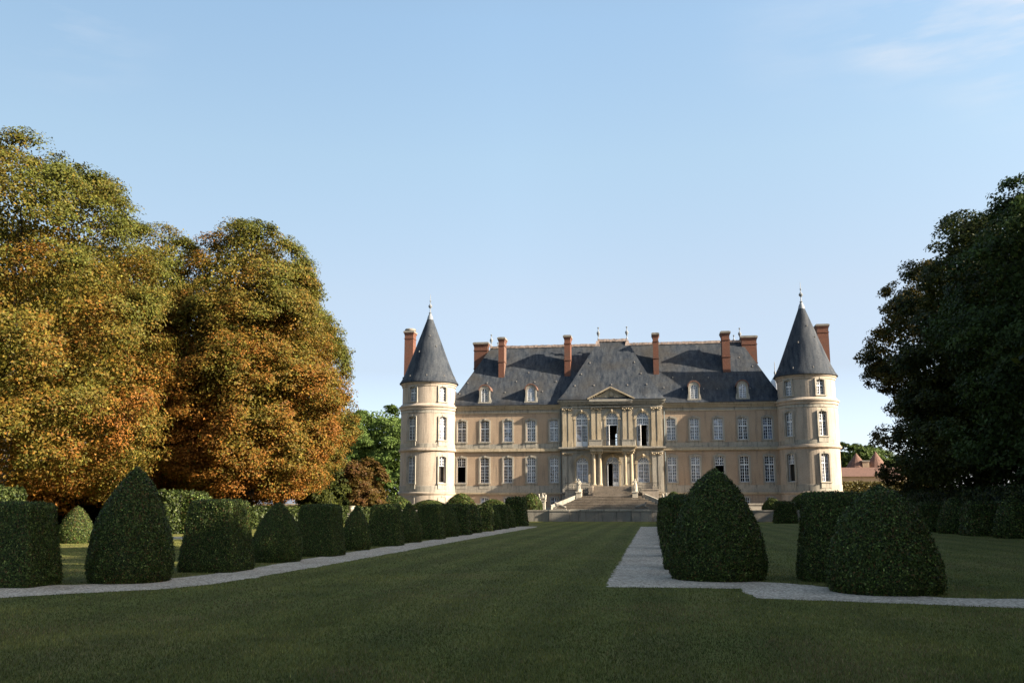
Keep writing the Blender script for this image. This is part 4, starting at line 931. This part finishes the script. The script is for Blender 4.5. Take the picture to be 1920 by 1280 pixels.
def chest(zlo,zhi,ogain=1.,gx=0.):      # rust lower down, olive and green towards the top
    def f(Q,bt,rng):
        n=len(Q); t=1-(Q[:,2]-zlo)/(zhi-zlo); t=t*ogain+.16*bt+.15*np.sin(Q[:,0]*.55+Q[:,2]*.4)+.14*np.sin(Q[:,1]*.7-Q[:,2]*.8+Q[:,0])+rng.normal(0,.18,n)-gx*Q[:,0]*.05
        t=np.clip(t,0,1); c=np.where((t<.5)[:,None],lerp(GRN*1.25,OL,np.clip(t*2,0,1)),lerp(OL,OR,np.clip(t*2-1,0,1)))
        g=rng.uniform(0,1,n)<.035; c[g]=YG*.5; return c*rng.lognormal(-.08,.28,(n,1))
    return f
def plain(a,b_,s=.25):
    def f(Q,bt,rng):
        n=len(Q); t=np.clip(.5+s*bt+rng.normal(0,.25,n),0,1); return lerp(a,b_,t)*rng.uniform(.7,1.25,(n,1))
    return f
GT='old chestnut trees along the left side'
tree('chestnut_tree',-35.6,47.5,[(-.6,0,12.0,8.4,8.4,9.0),(-.2,0,16.6,5.7,6.2,6.0),(2.2,-1,9.3,6.6,7,6.3),(-3,-3,9,8,7,6.5),(.9,0,6.0,7.2,7.5,4.6)],'huge chestnut with green top and rusty lower leaves at the left edge',21,2300,85,.95,.088,chest(0,23,.80),GT,h=20,fill=.3)
tree('chestnut_tree',-41.5,71,[(0,0,14,5.4,5.6,9.4),(0,0,19,5.2,5.2,6.0),(0,0,6.5,4.6,5,5)],'dark rusty chestnut squeezed between the two biggest left trees',22,1300,80,1.0,.10,chest(4,28,1.15),GT,h=19,fill=.3)
tree('chestnut_tree',-32.2,72.5,[(0,0,13,6.0,6.6,9.8),(-1.0,0,18.4,5.2,5.6,6.8),(.5,-1,9.5,6.0,6.8,7.5),(.4,-1,6,5.9,6.6,4.0)],'broad rounded orange-brown chestnut in the middle of the left trees',23,2600,75,1.0,.105,chest(0,29,1.05,.25),GT,h=22,fill=.3)
tree('chestnut_tree',-35.0,86,[(0,0,13,5.8,6.8,9.2),(-1,0,18.5,4.6,5,6.3),(.6,0,9.5,5.3,6.6,7),(1.3,-1,14.3,4.6,4.5,4.5),(0,0,6.5,5.2,6,4)],'slimmer green and orange chestnut at the right end of the left trees',24,1600,70,.95,.11,chest(3,24,.85,.5),GT,h=21,fill=.18,Rm=1.6)
# second row behind
for i,(x,y) in enumerate([(-47,56),(-48,70),(-47,84),(-46,97)]):
    tree('chestnut_tree',x,y,[(0,0,11.5,7.6,7.6,8.8),(1,-1,6,7,7,4.2)],['dim chestnut hidden behind the huge left chestnut','dim chestnut seen through the gap beside the huge left chestnut','dim chestnut hidden behind the broad orange chestnut','dim chestnut hidden behind the slim end chestnut'][i],30+i,420,50,1.3,.27,chest(3,22,.9),'rear chestnuts at the left',h=18,fill=.4)
# understorey at the left
p=at(600,850,92); tree('yew_tree',p.x,92,[(0,0,3.6,2.4,2.4,3.5),(.3,0,2,2.6,2.4,2)],'dark green bushy tree below the slim chestnut',41,260,60,.6,.13,plain(DG*1.3,GRN),'small trees by the left tower',h=6,r=.16,fill=.3,Rm=.9)
p=at(672,840,98); tree('chestnut_tree',p.x,98,[(-.3,0,3.8,3.0,3.0,3.3),(0,0,2.2,3.2,3,2.2)],'small brown-leaved tree in front of the green tree by the left tower',42,420,60,.6,.13,plain(BR,OL*.55,.4),'small trees by the left tower',h=7,r=.18,fill=.3,Rm=.9)
p=at(705,757,164); tree('lime_tree',p.x+.5,164,[(0,0,p.z-7.5,6.6,6,7.6),(4.5,0,p.z-9,6.5,6,8),(-5,1,p.z-9,6,6,7.5),(-10.5,0,p.z-9.5,6,6,7.5),(0,0,7,10,6,7)],'bright green leafy tree just left of the left tower',43,1500,60,.8,.20,plain(LG*.9,LG*1.4,.3),'small trees by the left tower',h=14,r=.3,fill=.3)
p=at(650,775,180); tree('lime_tree',p.x-2,180,[(0,0,p.z-8,8,6,8),(0,0,7,9,6,7)],'green tree further back behind the chestnuts',44,400,50,1.,.24,plain(LG*.7,LG,.3),'small trees by the left tower',h=14,r=.3,fill=.3)
# right side
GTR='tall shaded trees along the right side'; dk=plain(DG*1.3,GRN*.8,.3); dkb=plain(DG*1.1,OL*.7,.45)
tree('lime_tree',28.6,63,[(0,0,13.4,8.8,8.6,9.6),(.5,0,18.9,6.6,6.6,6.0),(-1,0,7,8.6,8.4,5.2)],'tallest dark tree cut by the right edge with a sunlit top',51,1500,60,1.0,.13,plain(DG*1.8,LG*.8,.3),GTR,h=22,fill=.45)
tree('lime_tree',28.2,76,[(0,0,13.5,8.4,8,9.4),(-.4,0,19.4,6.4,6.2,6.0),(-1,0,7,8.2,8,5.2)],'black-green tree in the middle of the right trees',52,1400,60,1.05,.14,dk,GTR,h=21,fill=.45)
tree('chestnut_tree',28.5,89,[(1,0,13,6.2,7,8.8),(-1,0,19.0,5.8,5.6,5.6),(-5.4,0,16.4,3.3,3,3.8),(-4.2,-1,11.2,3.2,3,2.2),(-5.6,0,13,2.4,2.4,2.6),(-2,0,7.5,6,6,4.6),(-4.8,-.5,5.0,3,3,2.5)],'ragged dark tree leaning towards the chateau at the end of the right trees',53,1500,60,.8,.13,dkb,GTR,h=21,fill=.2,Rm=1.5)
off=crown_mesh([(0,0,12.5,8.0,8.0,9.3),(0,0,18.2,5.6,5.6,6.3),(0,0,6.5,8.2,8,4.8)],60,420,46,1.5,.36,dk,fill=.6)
tk=trunk_mesh(21,.5,60,None)
k=0
for x,ys in ((28.3,(50,37,24,11,-2,-15,-28)),(41,(94,81,68,55,42,29,16,3,-10,-23))):
    for y in ys:
        w=['first','second','third','fourth','fifth','sixth','seventh','eighth','ninth','tenth']
        t=thing('lime_tree',(x,y,0),('%s tree of the front right row beyond the frame edge'%w[6-ys.index(y)]) if x<30 else ('%s dark tree of the rear right row from the far end'%w[ys.index(y)]),'tree','right tree rows')
        link('trunk',tk,t); c_=link('crown',off,t); c_.rotation_euler=(0,0,k*1.3); k+=1
# far background right
for i,(px,py,Y,w) in enumerate([(1590,835,190,7),(1622,836,210,6),(1560,845,200,7),(1660,850,200,8)]):
    p=at(px,py,Y); tree('woodland_tree',p.x,Y,[(0,0,p.z-w*.8,w,w,w*.8),(0,0,p.z*.4,w*1.05,w,p.z*.42)],['round distant tree just right of the right tower','distant tree above the red roofed outbuilding','distant tree hidden behind the right tower','distant tree behind the dark right trees'][i],70+i,260,46,1.2,.33,plain(LG*.55,LG*.85,.3),'distant trees behind the outbuilding',h=max(6,p.z*.8),r=.3,fill=.35)
# outbuilding
Yb=150
ob=thing('outbuilding',(30,Yb,0),'low farm range with red tiled roof and two pointed turrets right of the chateau','building')
a=at(1560,893,Yb); e=at(1700,893,Yb); rt=at(1600,876,Yb+4)
b=MB(ob.location); b.box(a.x,e.x,Yb,Yb+8,0,a.z); b.build('wall',M['render'],ob)
b=MB(ob.location); b.add([(a.x-.3,Yb-.4,a.z),(e.x+.3,Yb-.4,a.z),(e.x+.3,Yb+4,rt.z),(a.x-.3,Yb+4,rt.z),(a.x-.3,Yb+8.4,a.z),(e.x+.3,Yb+8.4,a.z)],[(0,1,2,3),(3,2,5,4),(0,3,4),(1,5,2),(0,4,5,1)]); b.build('roof',M['tile'],ob)
for px,top in ((1605,849),(1641,846)):
    p=at(px,top,Yb+6); q=at(px,876,Yb+6); b=MB(ob.location); b.lathe([(1.5,0),(1.5,q.z-.4)],p.x,Yb+6,16); tw_=b.build('turret',M['render'],ob)
    b=MB(ob.location); b.lathe([(1.95,q.z-.5),(1.3,q.z+.6),(0.02,p.z)],p.x,Yb+6,16); b.build('turret_roof',M['tile'],tw_)
p=at(1622,869,Yb+5); b=MB(ob.location); b.box(p.x-.5,p.x+.5,Yb+4.4,Yb+5.2,5,p.z+.3); cm=b.build('chimney',M['render'],ob); b=MB(ob.location); b.box(p.x-.62,p.x+.62,Yb+4.3,Yb+5.3,p.z+.3,p.z+.5); b.build('chimney_cap',M['moat'],cm)

# ================================================================== GRASS BLADES (near lawn)
def inpoly(X,Y,poly):
    r=np.zeros(len(X),bool); n=len(poly); j=n-1
    for i in range(n):
        xi,yi=poly[i]; xj,yj=poly[j]
        c=((yi>Y)!=(yj>Y))&(X<(xj-xi)*(Y-yi)/((yj-yi) or 1e-9)+xi); r^=c; j=i
    return r
rng=np.random.default_rng(5); n=520000
Yg=7.2*np.exp(rng.uniform(0,1,n)**1.12*math.log(92/7.2)); U=rng.uniform(-1010,1010,n)/FPX; A_=np.arctan(U)-YAW
X=Yg*np.tan(A_)
ok=~(inpoly(X,Yg,LP)|inpoly(X,Yg,RP))
def vnoise(x,y,s,seed):
    g=np.random.default_rng(seed).normal(0,1,(256,256)); u=x/s+100; v=y/s+100; i=np.floor(u).astype(int); j=np.floor(v).astype(int); fu=u-i; fv=v-j
    fu=fu*fu*(3-2*fu); fv=fv*fv*(3-2*fv); i%=255; j%=255
    return (g[i,j]*(1-fu)+g[i+1,j]*fu)*(1-fv)+(g[i,j+1]*(1-fu)+g[i+1,j+1]*fu)*fv
patch=.8*vnoise(X,Yg,3.1,1)+.7*vnoise(X,Yg,1.1,2)+.5*vnoise(X,Yg,.4,3); brown=.8*vnoise(X,Yg,2.3,4)+.7*vnoise(X,Yg,.8,5)
clump=.8*np.sin(X*.9+np.sin(Yg*.7)*2)*np.sin(Yg*1.6+X*.4)+.6*np.sin(X*2.3+np.sin(Yg*3)*1.5)*np.sin(Yg*3.7+np.sin(X)*2)+.5*np.sin(X*6.1+Yg)*np.sin(Yg*7.3)
clump=patch*.55; X=X[ok];Yg=Yg[ok];clump=clump[ok];brown=brown[ok];n=len(X)
hgt=(.028+.012*rng.random(n)+.008*clump)*np.clip(1.15-Yg/75,.25,1); wd=.0035*(Yg/9)**.62*rng.uniform(.7,1.4,n); th=rng.uniform(0,np.pi,n); lean=rng.normal(0,.45,(n,2))*hgt[:,None]
V=np.empty((n,3,3)); V[:,0]=np.stack([X-np.cos(th)*wd,Yg-np.sin(th)*wd,np.zeros(n)],1); V[:,1]=np.stack([X+np.cos(th)*wd,Yg+np.sin(th)*wd,np.zeros(n)],1); V[:,2]=np.stack([X+lean[:,0],Yg+lean[:,1],hgt],1)
base=lerp((.056,.075,.015),(.148,.140,.038),np.clip(.45+.42*clump+rng.normal(0,.25,n),0,1)); dry=rng.uniform(0,1,n)<.05+.28*np.clip(brown-.35,0,1.2); base[dry]=(.16,.115,.055)
base*=rng.lognormal(0,.35,(n,1))*(1+.22*np.clip(clump,-1,1))[:,None]
me=npmesh('grass',V.reshape(-1,3),3,np.repeat(base,3,axis=0),M['blade']); o=link('grass',me); tag(o,'short mown green grass blades covering the near lawn','grass',kind='stuff')
